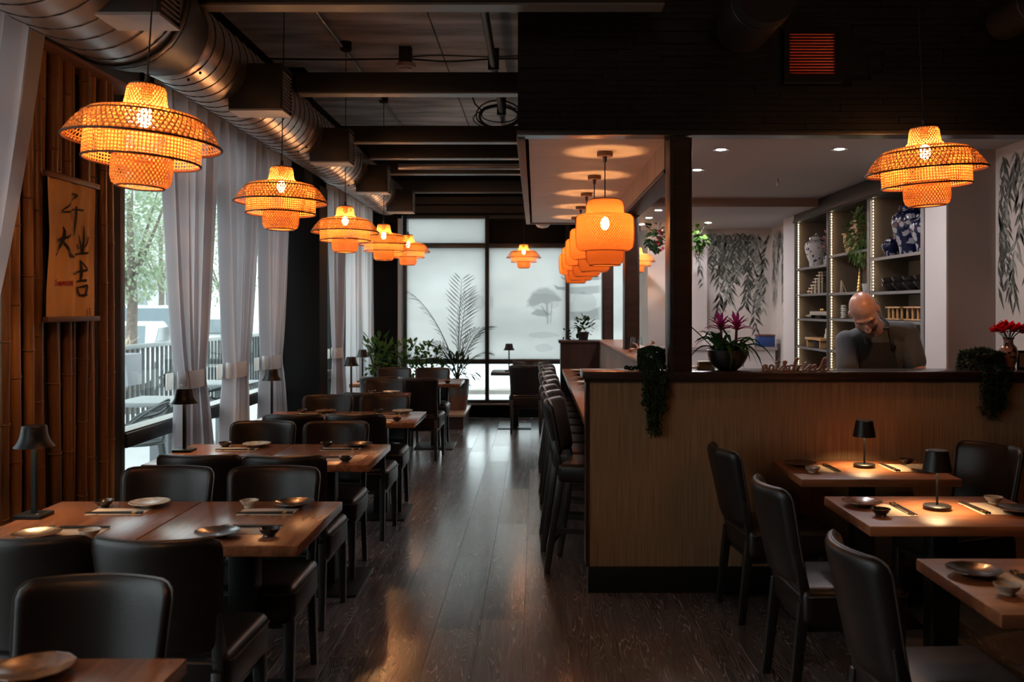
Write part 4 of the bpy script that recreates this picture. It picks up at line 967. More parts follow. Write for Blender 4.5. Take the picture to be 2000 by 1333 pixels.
tag(mat_p[0], 'x', 'placemat')
cs = thing('chopsticks', 'x', 'chopsticks')
for s_ in (-1, 1):
    st = MB().bar((-.115, s_ * .006 + .002, .006), (.115, s_ * .0075, .006), .0045, .0045, .0075, .0075, up=(0, 0, 1)).build('stick', BLACKWOOD, cs)
    MB().bar((.075, s_ * .0074, .006), (.09, s_ * .0074, .006), .0081, .0081, up=(0, 0, 1)).build('gold_band', GOLD, st)
MB().box(-.085, -.065, -.018, .018, 0, .003).build('rest', CERAM_PALE, cs, bevel=.001)
cs_p = (cs, [])
def setting(x, y, rz, who, plate='dark', bowl='dark', z=TH, flip=1, mat=True):
    """rz: direction; local +x to the right of the sitter, who: where it lies"""
    Q = rot_place(x, y, rz)
    z0 = z
    if mat:
        a = Q(0, 0); place(mat_p[0], mat_p[1], (a[0], a[1], z0), rz, 'paper placemat %s' % who, 'paper placemats')
    a = Q(.0, -.045 * flip); place(*cs_p, (a[0], a[1], z0 + .0013), rz + .04, 'black gold-banded chopsticks %s' % who, 'chopstick pairs')
    a = Q(.085 * flip, .10); place(*P_[plate], (a[0], a[1], z0 + .0013), rz, {'dark': 'dark glazed plate', 'pale': 'pale speckled plate', 'brown': 'amber brown glazed plate'}[plate] + ' ' + who, 'round plates on the tables', .76)
    a = Q(-.105 * flip, .09); place(*B_[bowl], (a[0], a[1], z0 + .0006), rz, {'dark': 'dark small sauce bowl', 'pale': 'pale small sauce bowl'}[bowl] + ' ' + who, 'small sauce bowls', .88)
def row_set(k, j, far, plate, bowl, dx=0, dy=0, mat=True):
    x, y = tabs[(k, j)]; side = ('aisle side' if j == 0 else 'window side')
    if k == 4: side = 'middle'
    who = 'at the %s far seat of the %s left table' % (side, T[k]) if far else 'at the %s near seat of the %s left table' % (side, T[k])
    if far: setting(x + .04 + dx, y + .17 + dy, .0, who, plate, bowl, flip=1, mat=mat)
    else: setting(x + .06 + dx, y - .20 + dy, PI, who, plate, bowl, flip=1, mat=mat)
row_set(1, 1, True, 'pale', 'dark'); row_set(1, 0, True, 'dark', 'pale'); row_set(1, 1, False, 'brown', 'pale', -.04, .03); row_set(1, 0, False, 'dark', 'dark', 0, .05)
row_set(2, 1, True, 'pale', 'dark'); row_set(2, 0, True, 'dark', 'dark'); row_set(2, 1, False, 'brown', 'pale'); row_set(2, 0, False, 'dark', 'dark')
row_set(3, 1, True, 'brown', 'dark'); row_set(3, 0, True, 'pale', 'dark'); row_set(3, 0, False, 'dark', 'dark')
row_set(4, 0, True, 'pale', 'dark'); row_set(5, 1, True, 'pale', 'dark'); row_set(5, 0, False, 'dark', 'dark')
place(*P_['brown'], (-1.16, 2.13, TH), .5, 'large amber plate on the nearest left table, bottom left corner', 'round plates on the tables', .8)
# right tables: settings at the left and right ends
def r_set(k, left, plate, bowl, px_=None):
    x, y = rt[k]; nm = ['wall-side right table', 'middle right table', 'nearest right table'][k]
    who = 'at the %s end of the %s' % ('left' if left else 'right', nm)
    if left: setting(x - .20, y + .0, PI / 2, who, plate, bowl, flip=1)
    else: setting(x + .20, y + .03, -PI / 2, who, plate, bowl, flip=1)
r_set(0, True, 'dark', 'pale'); r_set(0, False, 'pale', 'dark'); r_set(1, True, 'brown', 'dark'); r_set(1, False, 'dark', 'pale'); r_set(2, True, 'dark', 'pale')

# ------------------------------------------------------------------ cordless table lamps
def bell_lamp():
    t = thing('table_lamp', 'x', 'lamp')
    MB().box(-.055, .055, -.055, .055, 0, .016).build('base', BLACKMETAL, t, bevel=.003)
    MB().box(-.0085, .0085, -.0085, .0085, .016, .342).build('stem', BLACKMETAL, t)
    MB().lathe([(.042, .372), (.047, .367), (.050, .345), (.054, .325), (.062, .305), (.077, .285), (.075, .2845), (.060, .3035), (.052, .324), (.048, .345), (.045, .362), (.0, .362)], 28, cap0=True).build('shade', BLACKMETAL, t, smooth=True)
    MB().lathe([(.001, .342), (.036, .342), (.036, .347)], 20).build('led_disc', BBULB, t)
    MB().lathe([(.006, .016), (.006, .019), (.001, .019)], 10, (.03, -.03, 0)).build('switch', STEELPIPE, t)
    return t
def cone_lamp():
    t = thing('table_lamp', 'x', 'lamp')
    MB().lathe([(.0, 0), (.055, 0), (.056, .003), (.056, .016), (.052, .019), (.0, .019)], 28, cap0=False, cap1=False).build('base', BLACKMETAL, t, smooth=True)
    MB().lathe([(.005, .018), (.005, .21)], 10).build('stem', BLACKMETAL, t)
    MB().lathe([(.0, .25), (.041, .25), (.044, .247), (.059, .163), (.057, .162), (.042, .243), (.0, .243)], 28, cap0=False, cap1=False).build('shade', BLACKMETAL, t, smooth=True, angle=30)
    MB().lathe([(.001, .208), (.034, .208), (.034, .213)], 20).build('led_disc', TBULB, t)
    return t
bl, blu = bell_lamp(), []
for x, y, lb in ((-2.04, 3.75, 'black bell shaded lamp on the second left table, before the bamboo'), (-2.08, 5.46, 'black bell shaded lamp on the third left table, before the curtain'), (-2.06, 7.2, 'black bell shaded lamp on the fourth left table, beside the column'), (-1.80, 9.0, 'black bell shaded lamp on the small fifth left table'), (-1.99, 10.6, 'black bell shaded lamp on the sixth left table before the shrubs'), (-.355, 12.35, 'black bell shaded lamp on the dark table by the back window')):
    place(bl, blu, (x, y, TH), 0, lb, 'bell shaded table lamps')
cl, clu = cone_lamp(), []
for x, y, lb in ((1.755, 4.92, 'black cone shaded lamp on the right table against the bar wall'), (1.695, 3.89, 'black cone shaded lamp on the middle right table'), (1.80, 2.86, 'black cone shaded lamp on the nearest right table, outside the picture')):
    place(cl, clu, (x, y, TH), 0, lb, 'cone shaded table lamps')

# ------------------------------------------------------------------ bar counter, stools
bc = thing('bar_counter', 'long wooden bar counter with stools along it', 'counter', (0, WY, 0))
MB().box(.285, .70, .15, 4.75, .905, .945).build('countertop', wood('counter_wood', (.16, .065, .035), (.30, .13, .07), (10, 1.2, 10), .3, .2), bc, bevel=.005)
MB().box(.60, .69, .15, 4.75, .1, .905).build('front_panel', wood('counter_front', (.20, .085, .04), (.34, .16, .08), (10, 10, 1.2), .5), bc)
MB().box(.62, .69, .15, 4.75, 0, .1).build('kick_board', BLACKMETAL, bc)
MB().tube([(.56, .2, .2), (.56, 4.7, .2)], .018, 10).build('foot_rail', STEELPIPE, bc, smooth=True)
be = thing('bar_end_box', 'dark wooden box panel at the far end of the bar counter', 'panel', (0, 9.93, 0))
MB().box(.27, .69, 0, .03, 0, 1.22).build('front_panel', DARKWOOD, be); MB().box(.25, .70, -.025, .3, 1.22, 1.25).build('cap', DARKWOOD, be, bevel=.005)
MB().box(.27, .30, .03, .29, 0, 1.22).build('side_panel', DARKWOOD, be)
def make_stool():
    t = thing('bar_stool', 'x', 'stool')
    m, rim = backrest_mesh(.185, .205, .705, 1.04, .052, .055, .05, .07, -.165)
    br = m.build('backrest', LEATHER, t, smooth=True, angle=60); MB().tube(rim, .0035, 5, closed=True).build('piping', PIPING, br, smooth=True)
    MB().box(-.205, .205, -.19, .21, .55, .665).build('seat', LEATHER, t, bevel=.03, seg=3)
    for s_ in (-1, 1):
        MB().bar((s_ * .175, .17, .56), (s_ * .19, .20, 0), .04, .04, .028, .028).build('leg', BLACKWOOD, t, bevel=.003)
        m = MB(); m.bar((s_ * .172, -.17, .60), (s_ * .19, -.255, 0), .034, .044, .028, .032); m.bar((s_ * .172, -.17, .58), (s_ * .178, -.21, .80), .034, .044, .028, .028); m.build('leg', BLACKWOOD, t, bevel=.003)
        MB().bar((s_ * .184, -.21, .26), (s_ * .184, .187, .26), .022, .03, up=(0, 0, 1)).build('stretcher', BLACKWOOD, t)
    MB().tube(catmull([(-.185, .185, .20), (-.1, .235, .20), (.1, .235, .20), (.185, .185, .20)], 5), .014, 8).build('footrest', BLACKWOOD, t, smooth=True)
    MB().bar((-.185, -.22, .20), (.185, -.22, .20), .022, .03, up=(0, 0, 1)).build('stretcher', BLACKWOOD, t)
    return t
stool, su = make_stool(), []
so = ['nearest', 'second', 'third', 'fourth', 'fifth', 'sixth', 'seventh', 'eighth', 'farthest']
sy = [5.68, 6.16, 6.64, 7.12, 7.60, 8.08, 8.56, 9.04, 9.50]
for k, y in enumerate(sy):
    place(stool, su, (.36 - .012 * (k % 3), y, 0), -PI / 2 - .27 + (.04, -.03, .02)[k % 3], 'dark leather bar stool at the counter, %s from the camera' % so[k] if k not in (0, 8) else 'dark leather bar stool at the counter, %s' % so[k], 'bar stools')
for k in range(8):
    y = 5.95 + k * .5
    place(*P_[('dark', 'pale', 'brown')[k % 3]], (.44, y, .945), .3 * k, 'small plate laid on the bar counter, %s in the line' % ['nearest', 'second', 'third', 'fourth', 'fifth', 'sixth', 'seventh', 'farthest'][k], 'round plates on the bar', .76)
# ------------------------------------------------------------------ kitchen: lights, shelf wall, worktop
for k, (x, y) in enumerate([(1.285, 6.39), (1.285, 7.33), (1.285, 8.3), (1.28, 9.6), (1.28, 10.4), (1.29, 11.2), (2.1, 6.37), (2.06, 11.0)]):
    zc = 2.70 if y < 9.25 else 2.62
    t = thing('downlight', 'recessed ceiling downlight in the kitchen, %s' % ['nearest of the row beside the posts', 'second of the row beside the posts', 'third of the row beside the posts', 'fourth of the row beside the posts', 'fifth of the row beside the posts', 'last of the row beside the posts', 'near the middle of the kitchen opening', 'above the leaf mural'][k], 'downlight', (x, y, zc), group='kitchen downlights')
    MB().lathe([(.033, -.002), (.056, -.005), (.060, -.001), (.060, .0)], 24, cap0=False, cap1=False).build('trim_ring', STEELPIPE, t, smooth=True)
    MB().lathe([(.001, -.0025), (.032, -.0025), (.032, -.001)], 20).build('lens', DOWN, t)
sp = thing('fire_sprinkler', 'small sprinkler head on the kitchen ceiling', 'sprinkler', (2.05, 7.8, 2.62)); MB().lathe([(.02, 0), (.004, .01), (.008, .04), (.008, .08)], 10).build('body', STEELPIPE, sp); MB().lathe([(.035, .078), (.035, .082)], 14).build('plate', KWHITE, sp)
su_ = thing('shelf_unit', 'tall dark built-in shelf wall with three lit bays', 'shelves', (2.85, 6.78, 0))
div = [0, 1.10, 2.20, 3.32]
for k, d in enumerate(div):
    MB().box(0, .33, d - .018, d + .018, 0, 2.55).build('divider', SHELFIN, su_)
    MB().box(-.006, .012, d - .03, d + .03, 0, 2.55).build('divider_edge', SHELFEDGE if k in (0, 1) else SHELFDARK, su_)
MB().box(-.012, .4, -.03, 3.35, 2.55, 2.695).build('crown', SHELFDARK, su_, bevel=.004)
MB().box(-.02, .4, -.03, 3.36, 2.53, 2.555).build('crown_lip', SHELFDARK, su_)
MB().box(.33, .34, 0, 3.32, 0, 2.55).build('back_panel', SHELFBACK, su_)
SH = {0: [2.02, 1.735, 1.50, 1.20, .90], 1: [2.11, 1.745, 1.50, 1.20, .90], 2: [2.03, 1.75, 1.49, 1.19, .90]}
for k in range(3):
    a, b = div[k] + .019, div[k + 1] - .019
    for z in SH[k]:
        s_ = MB().box(.0, .33, a, b, z - .022, z).build('shelf', SHELFDARK, su_); MB().box(-.003, .0, a, b, z - .024, z).build('shelf_edge', SHELFEDGE, s_)
    MB().box(.010, .013, b - .038, b - .028, .3, 2.53).build('led_channel', SHELFEDGE, su_)
    m = MB()
    for q in range(85): m.box(.013, .019, b - .036, b - .030, .32 + q * .026, .331 + q * .026)
    m.build('led_strip', LED, su_)['kind'] = 'stuff'
def jar(mat, lb, x, y, z, h, lid=True, wide=.34):
    t = thing('ginger_jar', lb, 'jar', (x, y, z)); r = h * wide
    MB().lathe([(.0, 0), (r * .55, 0), (r * .58, h * .03), (r * .62, h * .15), (r * .9, h * .42), (r, h * .58), (r * .92, h * .70), (r * .55, h * .78), (r * .5, h * .80)], 28, cap0=False).build('body', mat, t, smooth=True)
    MB().lathe([(r * .55, h * .79), (r * .62, h * .80), (r * .6, h * .86), (r * .35, h * .91), (r * .12, h * .925), (r * .14, h * .95), (r * .1, h * .985), (0, h)], 20, cap0=False, cap1=False).build('lid', mat, t, smooth=True)
    return t
def china(name, ground, ink, sc_, th=.80):
    m, nt, out = newmat(name)
    b = N(nt, 'ShaderNodeBsdfPrincipled'); L(nt, b.outputs[0], out.inputs[0]); b.inputs['Roughness'].default_value = .15
    tc = N(nt, 'ShaderNodeTexCoord'); v = N(nt, 'ShaderNodeTexVoronoi'); v.inputs['Scale'].default_value = sc_; L(nt, tc.outputs['Object'], v.inputs['Vector'])
    n = N(nt, 'ShaderNodeTexNoise'); n.inputs['Scale'].default_value = sc_ * 1.4; n.inputs['Detail'].default_value = 3; L(nt, tc.outputs['Object'], n.inputs['Vector'])
    mu = N(nt, 'ShaderNodeMath', operation='ADD'); L(nt, v.outputs['Distance'], mu.inputs[0]); L(nt, n.outputs['Fac'], mu.inputs[1])
    r = N(nt, 'ShaderNodeValToRGB'); r.color_ramp.interpolation = 'LINEAR'; r.color_ramp.elements[0].position = th - .03; r.color_ramp.elements[1].position = th + .02
    r.color_ramp.elements[0].color = rgba(ink); r.color_ramp.elements[1].color = rgba(ground); L(nt, mu.outputs[0], r.inputs[0]); L(nt, r.outputs[0], b.inputs['Base Color'])
    return m
CH_W = china('white_blue_china', (.62, .60, .58), (.03, .045, .16), 26, .84); CH_B = china('dark_blue_china', (.008, .012, .05), (.36, .36, .42), 18, .93); CH_R = china('red_brown_china', (.26, .12, .09), (.03, .012, .02), 34, .86)
GOLDWOOD = wood('honey_wood', (.42, .22, .085), (.66, .40, .18), (5, 5, 20), .5); CREAM = plain('cream_wood', (.72, .62, .46), .6)
def foliage(name, parent, c, rx, ry, rz, n, l, w, mat, seed, up=.3, stem=None, hollow=.0):
    rr = random.Random(seed); m = MB()
    for k in range(n):
        while True:
            p = Vector((rr.uniform(-1, 1), rr.uniform(-1, 1), rr.uniform(-1, 1)))
            if hollow < p.length < 1: break
        d = Vector((p.x, p.y, p.z + up)) + Vector((rr.uniform(-.6, .6), rr.uniform(-.6, .6), rr.uniform(-.5, .5)))
        if d.length < .01: d = Vector((0, 0, 1))
        m.leaf((c[0] + p.x * rx, c[1] + p.y * ry, c[2] + p.z * rz), d, l * rr.uniform(.6, 1.2), w * rr.uniform(.7, 1.2), bend=rr.uniform(.05, .4))
    o = m.build(name, mat, parent); o['kind'] = 'stuff'; return o
# bay far: jar with flowers, striped pot, wooden steps, trays, footed board, figurine
jar(CH_W, 'white and blue lidded jar on the top shelf of the far bay', 2.99, 9.80, 2.03, .37)
t = thing('flower_pot', 'striped blue pot of blush flowers on the top shelf beside the white jar', 'plant', (3.0, 9.36, 2.03))
m = MB()
for q in range(14): a = 2 * PI * q / 14; m.bar((.068 * math.cos(a), .068 * math.sin(a), 0), (.068 * math.cos(a), .068 * math.sin(a), .10), .018, .006, up=(math.cos(a), math.sin(a), 0))
MB().lathe([(0, 0), (.062, 0), (.066, .10), (.05, .10)], 20, cap1=True).build('pot', plain('slate_blue_glaze', (.055, .07, .13), .3), t, smooth=True); m.build('stripes', CH_W, t)
foliage('leaves', t, (0, 0, .15), .07, .07, .05, 60, .06, .02, LEAFD, 41); foliage('blossoms', t, (0, .0, .24), .09, .10, .11, 90, .05, .04, PINKPETAL, 42)
t = thing('wooden_step_model', 'pale wooden blocks stacked in steps on the second far bay shelf', 'ornament', (2.97, 9.72, 1.75))
for q in range(7):
    yy = .20 - q * .065; zz = q * .032
    MB().box(-.03, .03, yy - .07, yy + .07, zz + .024, zz + .034).build('step', CREAM, t)
    if q % 2 == 0: MB().box(-.025, -.015, yy - .05, yy - .04, 0, zz + .024).box(-.025, -.015, yy + .04, yy + .05, 0, zz + .024).build('post', CREAM, t)
MB().ball((0, .24, .03), .028, 12, 8).build('red_ball', plain('red_lacquer', (.25, .02, .015), .3), t, smooth=True)
t = thing('tray_stack', 'long pale tray with dark rolls on the third far bay shelf', 'tray', (2.98, 9.5, 1.49))
MB().box(-.09, .09, -.42, .22, .035, .075).build('tray', plain('pale_tray', (.42, .37, .32), .5), t, bevel=.006); MB().tube([(-.04, .25, .025), (-.04, .5, .025)], .024, 12).build('roll', POTDARK, t, smooth=True); MB().tube([(.03, -.3, .018), (.03, .2, .018)], .017, 10).build('support', POTDARK, t); MB().ball((0, .1, .09), .02, 10, 6).ball((0, .04, .09), .017, 10, 6).build('knobs', GOLD, t, smooth=True)
t = thing('footed_board', 'footed wooden serving board on the fourth far bay shelf', 'board', (2.97, 9.6, 1.19))
MB().box(-.09, .09, -.28, .26, .075, .10).build('board', GOLDWOOD, t, bevel=.006)
for yy in (-.24, .2): MB().box(-.08, .08, yy, yy + .025, 0, .075).build('foot', GOLDWOOD, t)
MB().lathe([(0, 0), (.07, 0), (.11, .06), (.10, .062), (.06, .01)], 18, (.0, -.05, .0), cap1=False).build('bowl_below', POTGREY, t, smooth=True)
t = thing('figurine', 'small pale figurine with a dark twig on the fourth far bay shelf', 'ornament', (2.95, 9.32, 1.291)); MB().lathe([(0, 0), (.028, 0), (.03, .03), (.018, .06), (.022, .08), (.012, .105), (0, .11)], 14, cap0=False, cap1=False).build('body', CREAM, t, smooth=True); MB().tube([(0, 0, .10), (.0, .015, .17), (0, -.005, .23)], [.009, .008, .003], 7).build('twig', plain('dark_red_twig', (.06, .015, .012), .6), t)
# middle bay
t = thing('wooden_boat_model', 'golden wooden boat model with tiered roofs on the top shelf', 'ornament', (2.99, 8.62, 2.11))
MB().prism([(-.20, .10), (.16, .10), (.12, .03), (.06, 0), (-.10, 0), (-.15, .03)], .09, lambda a, b, c: (c - .045, -a, b)).build('hull', GOLDWOOD, t, bevel=.008)
MB().box(-.05, .05, .10, .19, .10, .19).build('cabin', GOLDWOOD, t, bevel=.004)
MB().box(-.06, .06, .09, .20, .19, .20).build('cabin_roof', GOLDWOOD, t)
for q, (hw, zz) in enumerate(((.13, .16), (.12, .215), (.11, .27))):
    MB().prism([(-hw, 0), (hw, 0), (hw * .6, .03), (-hw * .6, .03)], .11, lambda a, b, c: (c - .055, a - .10, zz + b)).build('roof', GOLDWOOD, t); MB().box(-.035, .035, -.10 - hw * .5, -.10 + hw * .5, zz - .03, zz).build('storey', GOLDWOOD, t)
MB().lathe([(.006, .3), (.004, .46)], 8, (0, -.10, 0)).build('mast', GOLDWOOD, t)
t = thing('trailing_plant', 'bright green bushy plant beside the boat model on the top shelf', 'plant', (2.93, 8.14, 2.11)); MB().lathe([(0, 0), (.055, 0), (.07, .10), (.06, .10)], 16, (0.06, 0, 0), cap1=True).build('pot', POTDARK, t, smooth=True); foliage('foliage', t, (-.05, .02, .12), .12, .18, .23, 330, .08, .03, LEAFP, 44, up=-.1)
t = thing('easel', 'tiny wooden easel on the second middle bay shelf', 'ornament', (2.92, 8.80, 1.745))
for sgn in (-1, 1): MB().bar((0, 0, .12), (0, sgn * .03, 0), .007, .007).build('leg', CREAM, t)
MB().bar((0, 0, .12), (.05, 0, 0), .007, .007).build('leg', CREAM, t)
t = thing('gold_pagoda', 'slender gold pagoda figurine on the second middle bay shelf', 'ornament', (2.96, 8.42, 1.745)); MB().lathe([(.03, 0), (.034, .01)], 8).build('base', GOLD, t)
for q in range(6): MB().lathe([(.026 - q * .003, .012 + q * .03), (.016 - q * .002, .036 + q * .03)], 8).build('tier', GOLD, t)
MB().lathe([(.006, .19), (.001, .25)], 8).build('spire', GOLD, t)
for q in range(2):
    t = thing('tea_cup', ['blue and white cup on the second middle bay shelf, left one', 'blue and white cup on the second middle bay shelf, right one'][q], 'cup', (2.93, 8.16 - q * .11, 1.745), group='tea cups on the shelf'); MB().lathe([(0, 0), (.03, 0), (.04, .07), (.037, .07), (.028, .006), (0, .006)], 18, cap0=False, cap1=False).build('body', CH_W, t, smooth=True); MB().lathe([(.022, -.0), (.024, .004)], 16).build('foot', CH_W, t)
t = thing('shell_stack', 'stack of small white shells on the third middle bay shelf', 'ornament', (2.93, 8.76, 1.50))
for q in range(6): MB().ball((0, .004 * (-1) ** q, .012 + q * .021), .03, 12, 6, (1, 1, .42)).build('shell', plain('shell_white', (.72, .68, .60), .5) if 'shell_white' not in MATS else MATS['shell_white'], t, smooth=True)
t = thing('wooden_rack', 'small wooden rack on the fourth middle bay shelf', 'rack', (2.93, 8.80, 1.20))
for q in range(4): MB().box(-.05, .05, -.04, .04, .01 + q * .035, .02 + q * .035).build('tier', GOLDWOOD, t)
MB().box(-.045, -.035, -.035, -.025, 0, .13).box(-.045, -.035, .025, .035, 0, .13).box(.035, .045, -.035, -.025, 0, .13).box(.035, .045, .025, .035, 0, .13).build('posts', GOLDWOOD, t)
# near bay
jar(CH_B, 'large dark blue leaf patterned lidded jar on the top shelf of the near bay', 3.0, 7.36, 2.02, .46, wide=.33)
jar(CH_B, 'round dark blue jar below left of the large blue jar', 2.95, 7.66, 2.02, .17, wide=.42); jar(CH_B, 'small dark jar behind the round blue jar', 3.07, 7.70, 2.02, .30, wide=.28); jar(CH_B, 'gilded dark blue jar at the right end of the near bay', 2.98, 7.02, 2.02, .34, wide=.36)
bw, bwu = thing('serving_bowl', 'x', 'bowl'), []
MB().lathe([(0, 0), (.04, 0), (.045, .01), (.08, .045), (.09, .07), (.086, .07), (.07, .045), (.03, .014), (0, .012)], 24, cap0=False, cap1=False).build('body', CERAM_DARK, bw, smooth=True); MB().lathe([(.088, .068), (.0915, .071), (.086, .0715)], 24, cap0=False, cap1=False).build('rim', CERAM_DARK, bw, smooth=True)
for q, yy in enumerate((7.70, 7.48, 7.26, 7.04)):
    for j in range(2): place(bw, bwu, (2.98, yy, 1.735 + j * .045), q * .5, 'dark serving bowl on the near bay shelf, %s pile, %s one' % (['first', 'second', 'third', 'last'][q], ['lower', 'upper'][j]), 'dark bowls on the near bay shelf')
for q, (yy, ww) in enumerate(((7.55, .30), (7.15, .34))):
    t = thing('bamboo_stand', ['bamboo display bridge on the near bay third shelf, left one', 'bamboo display bridge on the near bay third shelf, right one'][q], 'stand', (2.95, yy, 1.50), group='bamboo display bridges')
    MB().box(-.03, .03, -ww / 2, ww / 2, .098, .112).build('deck', GOLDWOOD, t, bevel=.003); MB().box(-.03, .03, -ww / 2, ww / 2, .004, .014).build('lower_rail', GOLDWOOD, t)
    for e in (-.45, -.15, .15, .45): MB().lathe([(.011, .0), (.011, .098)], 10, (0, e * ww, 0)).build('post', GOLDWOOD, t, smooth=True)
# worktop behind the ledge
kw = thing('kitchen_worktop', 'steel worktop behind the bar ledge where the cook works', 'counter', (0, 5.45, 0)); MB().box(1.02, 3.1, 0, .34, .90, .93).build('top', STEELPIPE, kw, bevel=.004); MB().box(1.04, 3.08, .03, .32, .1, .90).build('body', BLACKMETAL, kw); MB().box(1.06, 3.06, .06, .30, 0, .1).build('plinth', BLACKMETAL, kw)
cbd = thing('cutting_board', 'pale cutting board under the cook\'s hands', 'board', (2.2, 5.62, .93)); MB().box(-.22, .22, -.13, .13, 0, .02).build('slab', CREAM, cbd, bevel=.006); MB().tube([(-.18, 0, .02), (-.18, .05, .021)], .006, 6).build('grip', POTDARK, cbd)
bk = thing('back_counter', 'pale back counter below the leaf mural', 'counter', (0, 11.35, 0)); MB().box(1.55, 2.98, 0, .45, 1.08, 1.12).build('top', KTAUPE, bk); MB().box(1.57, 2.96, .03, .44, 0, 1.08).build('body', KWHITE, bk)
t = thing('storage_box', 'blue lidded box on the back counter', 'box', (2.97 - .12, 11.45, 1.12)); MB().box(-.10, .10, -.1, .1, 0, .13).build('body', plain('blue_box', (.012, .05, .20), .5), t, bevel=.006); MB().box(-.104, .104, -.104, .104, .13, .15).build('lid', plain('brown_lid', (.10, .04, .025), .5), t)
t = thing('storage_box', 'pale carton on the back counter under the mural', 'box', (2.25, 11.5, 1.12)); MB().box(-.16, .16, -.1, .1, 0, .2).build('body', KWHITE, t, bevel=.005); MB().box(-.162, .162, -.102, .102, .17, .205).build('lid', KTAUPE, t)
# ------------------------------------------------------------------ on the ledge
LZ = 1.243
t = thing('cream_box_stack', 'cream boxes piled on the ledge beside the black post', 'box', (.985, 5.36, LZ)); MB().box(-.05, .05, -.04, .04, 0, .018).build('lower_box', CREAM, t, bevel=.003); MB().box(-.04, .04, -.035, .035, .018, .048).build('upper_box', plain('cream_tin', (.74, .66, .52), .4), t, bevel=.003); MB().box(-.041, .041, -.036, .036, .028, .036).build('band', GOLDWOOD, t)
# bromeliads in a black bowl
br = thing('potted_bromeliad', 'magenta bromeliads in a black bowl on the ledge', 'plant', (1.105, 5.30, LZ))
MB().lathe([(0, 0), (.05, 0), (.085, .025), (.112, .075), (.117, .115), (.11, .118), (.105, .1), (0, .095)], 32, cap0=False, cap1=False).build('bowl', POTDARK, br, smooth=True)
MB().lathe([(0, .098), (.106, .1)], 20, cap0=False, cap1=False).build('soil', SOIL, br)
rr = random.Random(21)
def strap(p, az, ln, w_, rise, droop, name, mat, parent, seg=8):
    vs = []; fs = []
    d = Vector((math.cos(az), math.sin(az), 0)); sd = Vector((-d.y, d.x, 0))
    for i in range(seg + 1):
        s_ = i / seg; c = Vector(p) + d * (ln * .72 * s_ ** 1.1) + Vector((0, 0, rise * s_ - droop * s_ * s_ * s_)); ww = w_ * (math.sin(PI * min(1, .2 + .8 * s_)) ** .6 if s_ < 1 else 0.02) ; fold = .25 * ww
        vs += [c - sd * ww / 2 + Vector((0, 0, fold)), c, c + sd * ww / 2 + Vector((0, 0, fold))]
    for i in range(seg):
        a = i * 3; fs += [(a, a + 3, a + 4, a + 1), (a + 1, a + 4, a + 5, a + 2)]
    return MB().add(vs, fs).build(name, mat, parent, smooth=True, angle=180)
for cx_, nL in ((-.035, 17), (.045, 17)):
    for k in range(nL):
        az = 2 * PI * k / nL + rr.uniform(-.2, .2); ln = rr.uniform(.18, .36)
        strap((cx_, 0, .09), az, ln, rr.uniform(.020, .032), rr.uniform(.12, .26), rr.uniform(.08, .26), 'leaf', LEAFB, br)
    MB().tube([(cx_, 0, .09), (cx_ * 1.1, 0, .22), (cx_ * 1.15, 0, .255)], [.010, .008, .006], 7).build('stalk', plain('bract_stalk', (.13, .03, .04), .5) if 'bract_stalk' not in MATS else MATS['bract_stalk'], br, smooth=True)
    for k in range(18):
        az = 2 * PI * k / 18 * 1.618 * 5; s_ = k / 18
        strap((cx_ * 1.15, 0, .225 + .03 * s_), az, .15 - .08 * s_, .020, .045 + .05 * s_, .045 * (1 - s_), 'bract', MAGENTA, br, 5)
strap((-.05, -.01, .08), PI * .97, .42, .032, .30, .02, 'leaf', LEAFB, br)
# script sign
sg = thing('script_sign', 'small cut-out wooden script sign reading eat&drink on the ledge', 'sign', (1.275, 5.185, LZ))
SGW = 133 * 5.185 / FPX
def sgp(pts): return [((x_ - 230) / 12.5 * 5.185 / FPX, (545 - y_) / 12.5 * 5.185 / FPX) for x_, y_ in pts]
letters = [('letter_e', [[(250, 470), (310, 455), (345, 420), (310, 390), (262, 410), (245, 460), (270, 520), (330, 515), (375, 460)]]),
 ('letter_a', [[(500, 405), (450, 390), (412, 430), (415, 500), (455, 525), (500, 470), (515, 405)], [(515, 405), (505, 480), (530, 528), (570, 480)]]),
 ('letter_t', [[(635, 235), (610, 330), (580, 440), (585, 515), (625, 525), (655, 490)], [(560, 328), (610, 318), (665, 312)]]),
 ('ampersand', [[(650, 505), (720, 430), (800, 360), (815, 310), (775, 298), (752, 335), (790, 420), (835, 500), (800, 528), (745, 500), (800, 440), (870, 400)]]),
 ('letter_d', [[(985, 410), (935, 395), (895, 440), (895, 505), (940, 528), (990, 470), (1040, 350), (1105, 240), (1085, 225), (1050, 260), (1010, 400), (1010, 500), (1045, 525), (1085, 460)]]),
 ('letter_r', [[(1085, 470), (1125, 392), (1108, 525)], [(1112, 480), (1150, 405), (1205, 388)]]),
 ('letter_i', [[(1250, 398), (1232, 490), (1252, 525), (1300, 490)], [(1284, 322), (1290, 330)]]),
 ('letter_n', [[(1300, 490), (1365, 420), (1405, 393), (1398, 450), (1375, 525)], [(1380, 515), (1455, 415), (1525, 393), (1545, 425), (1515, 500), (1540, 525), (1615, 480)]]),
 ('letter_k', [[(1615, 490), (1700, 370), (1795, 260), (1780, 220), (1735, 240), (1680, 380), (1640, 525)], [(1650, 500), (1720, 415), (1780, 400), (1765, 445), (1700, 465)], [(1710, 465), (1760, 525), (1810, 520), (1862, 455)]])]
for nm, paths in letters:
    m = MB()
    for pth in paths:
        pp = catmull([(a, 0, b) for a, b in sgp(pth)], 5)
        m.tube(pp, .0062, 8)
    m.v = [(x_, y_ * 1.7, max(z_, .0)) for x_, y_, z_ in m.v]
    m.build(nm, SIGNWOOD, sg, smooth=True)
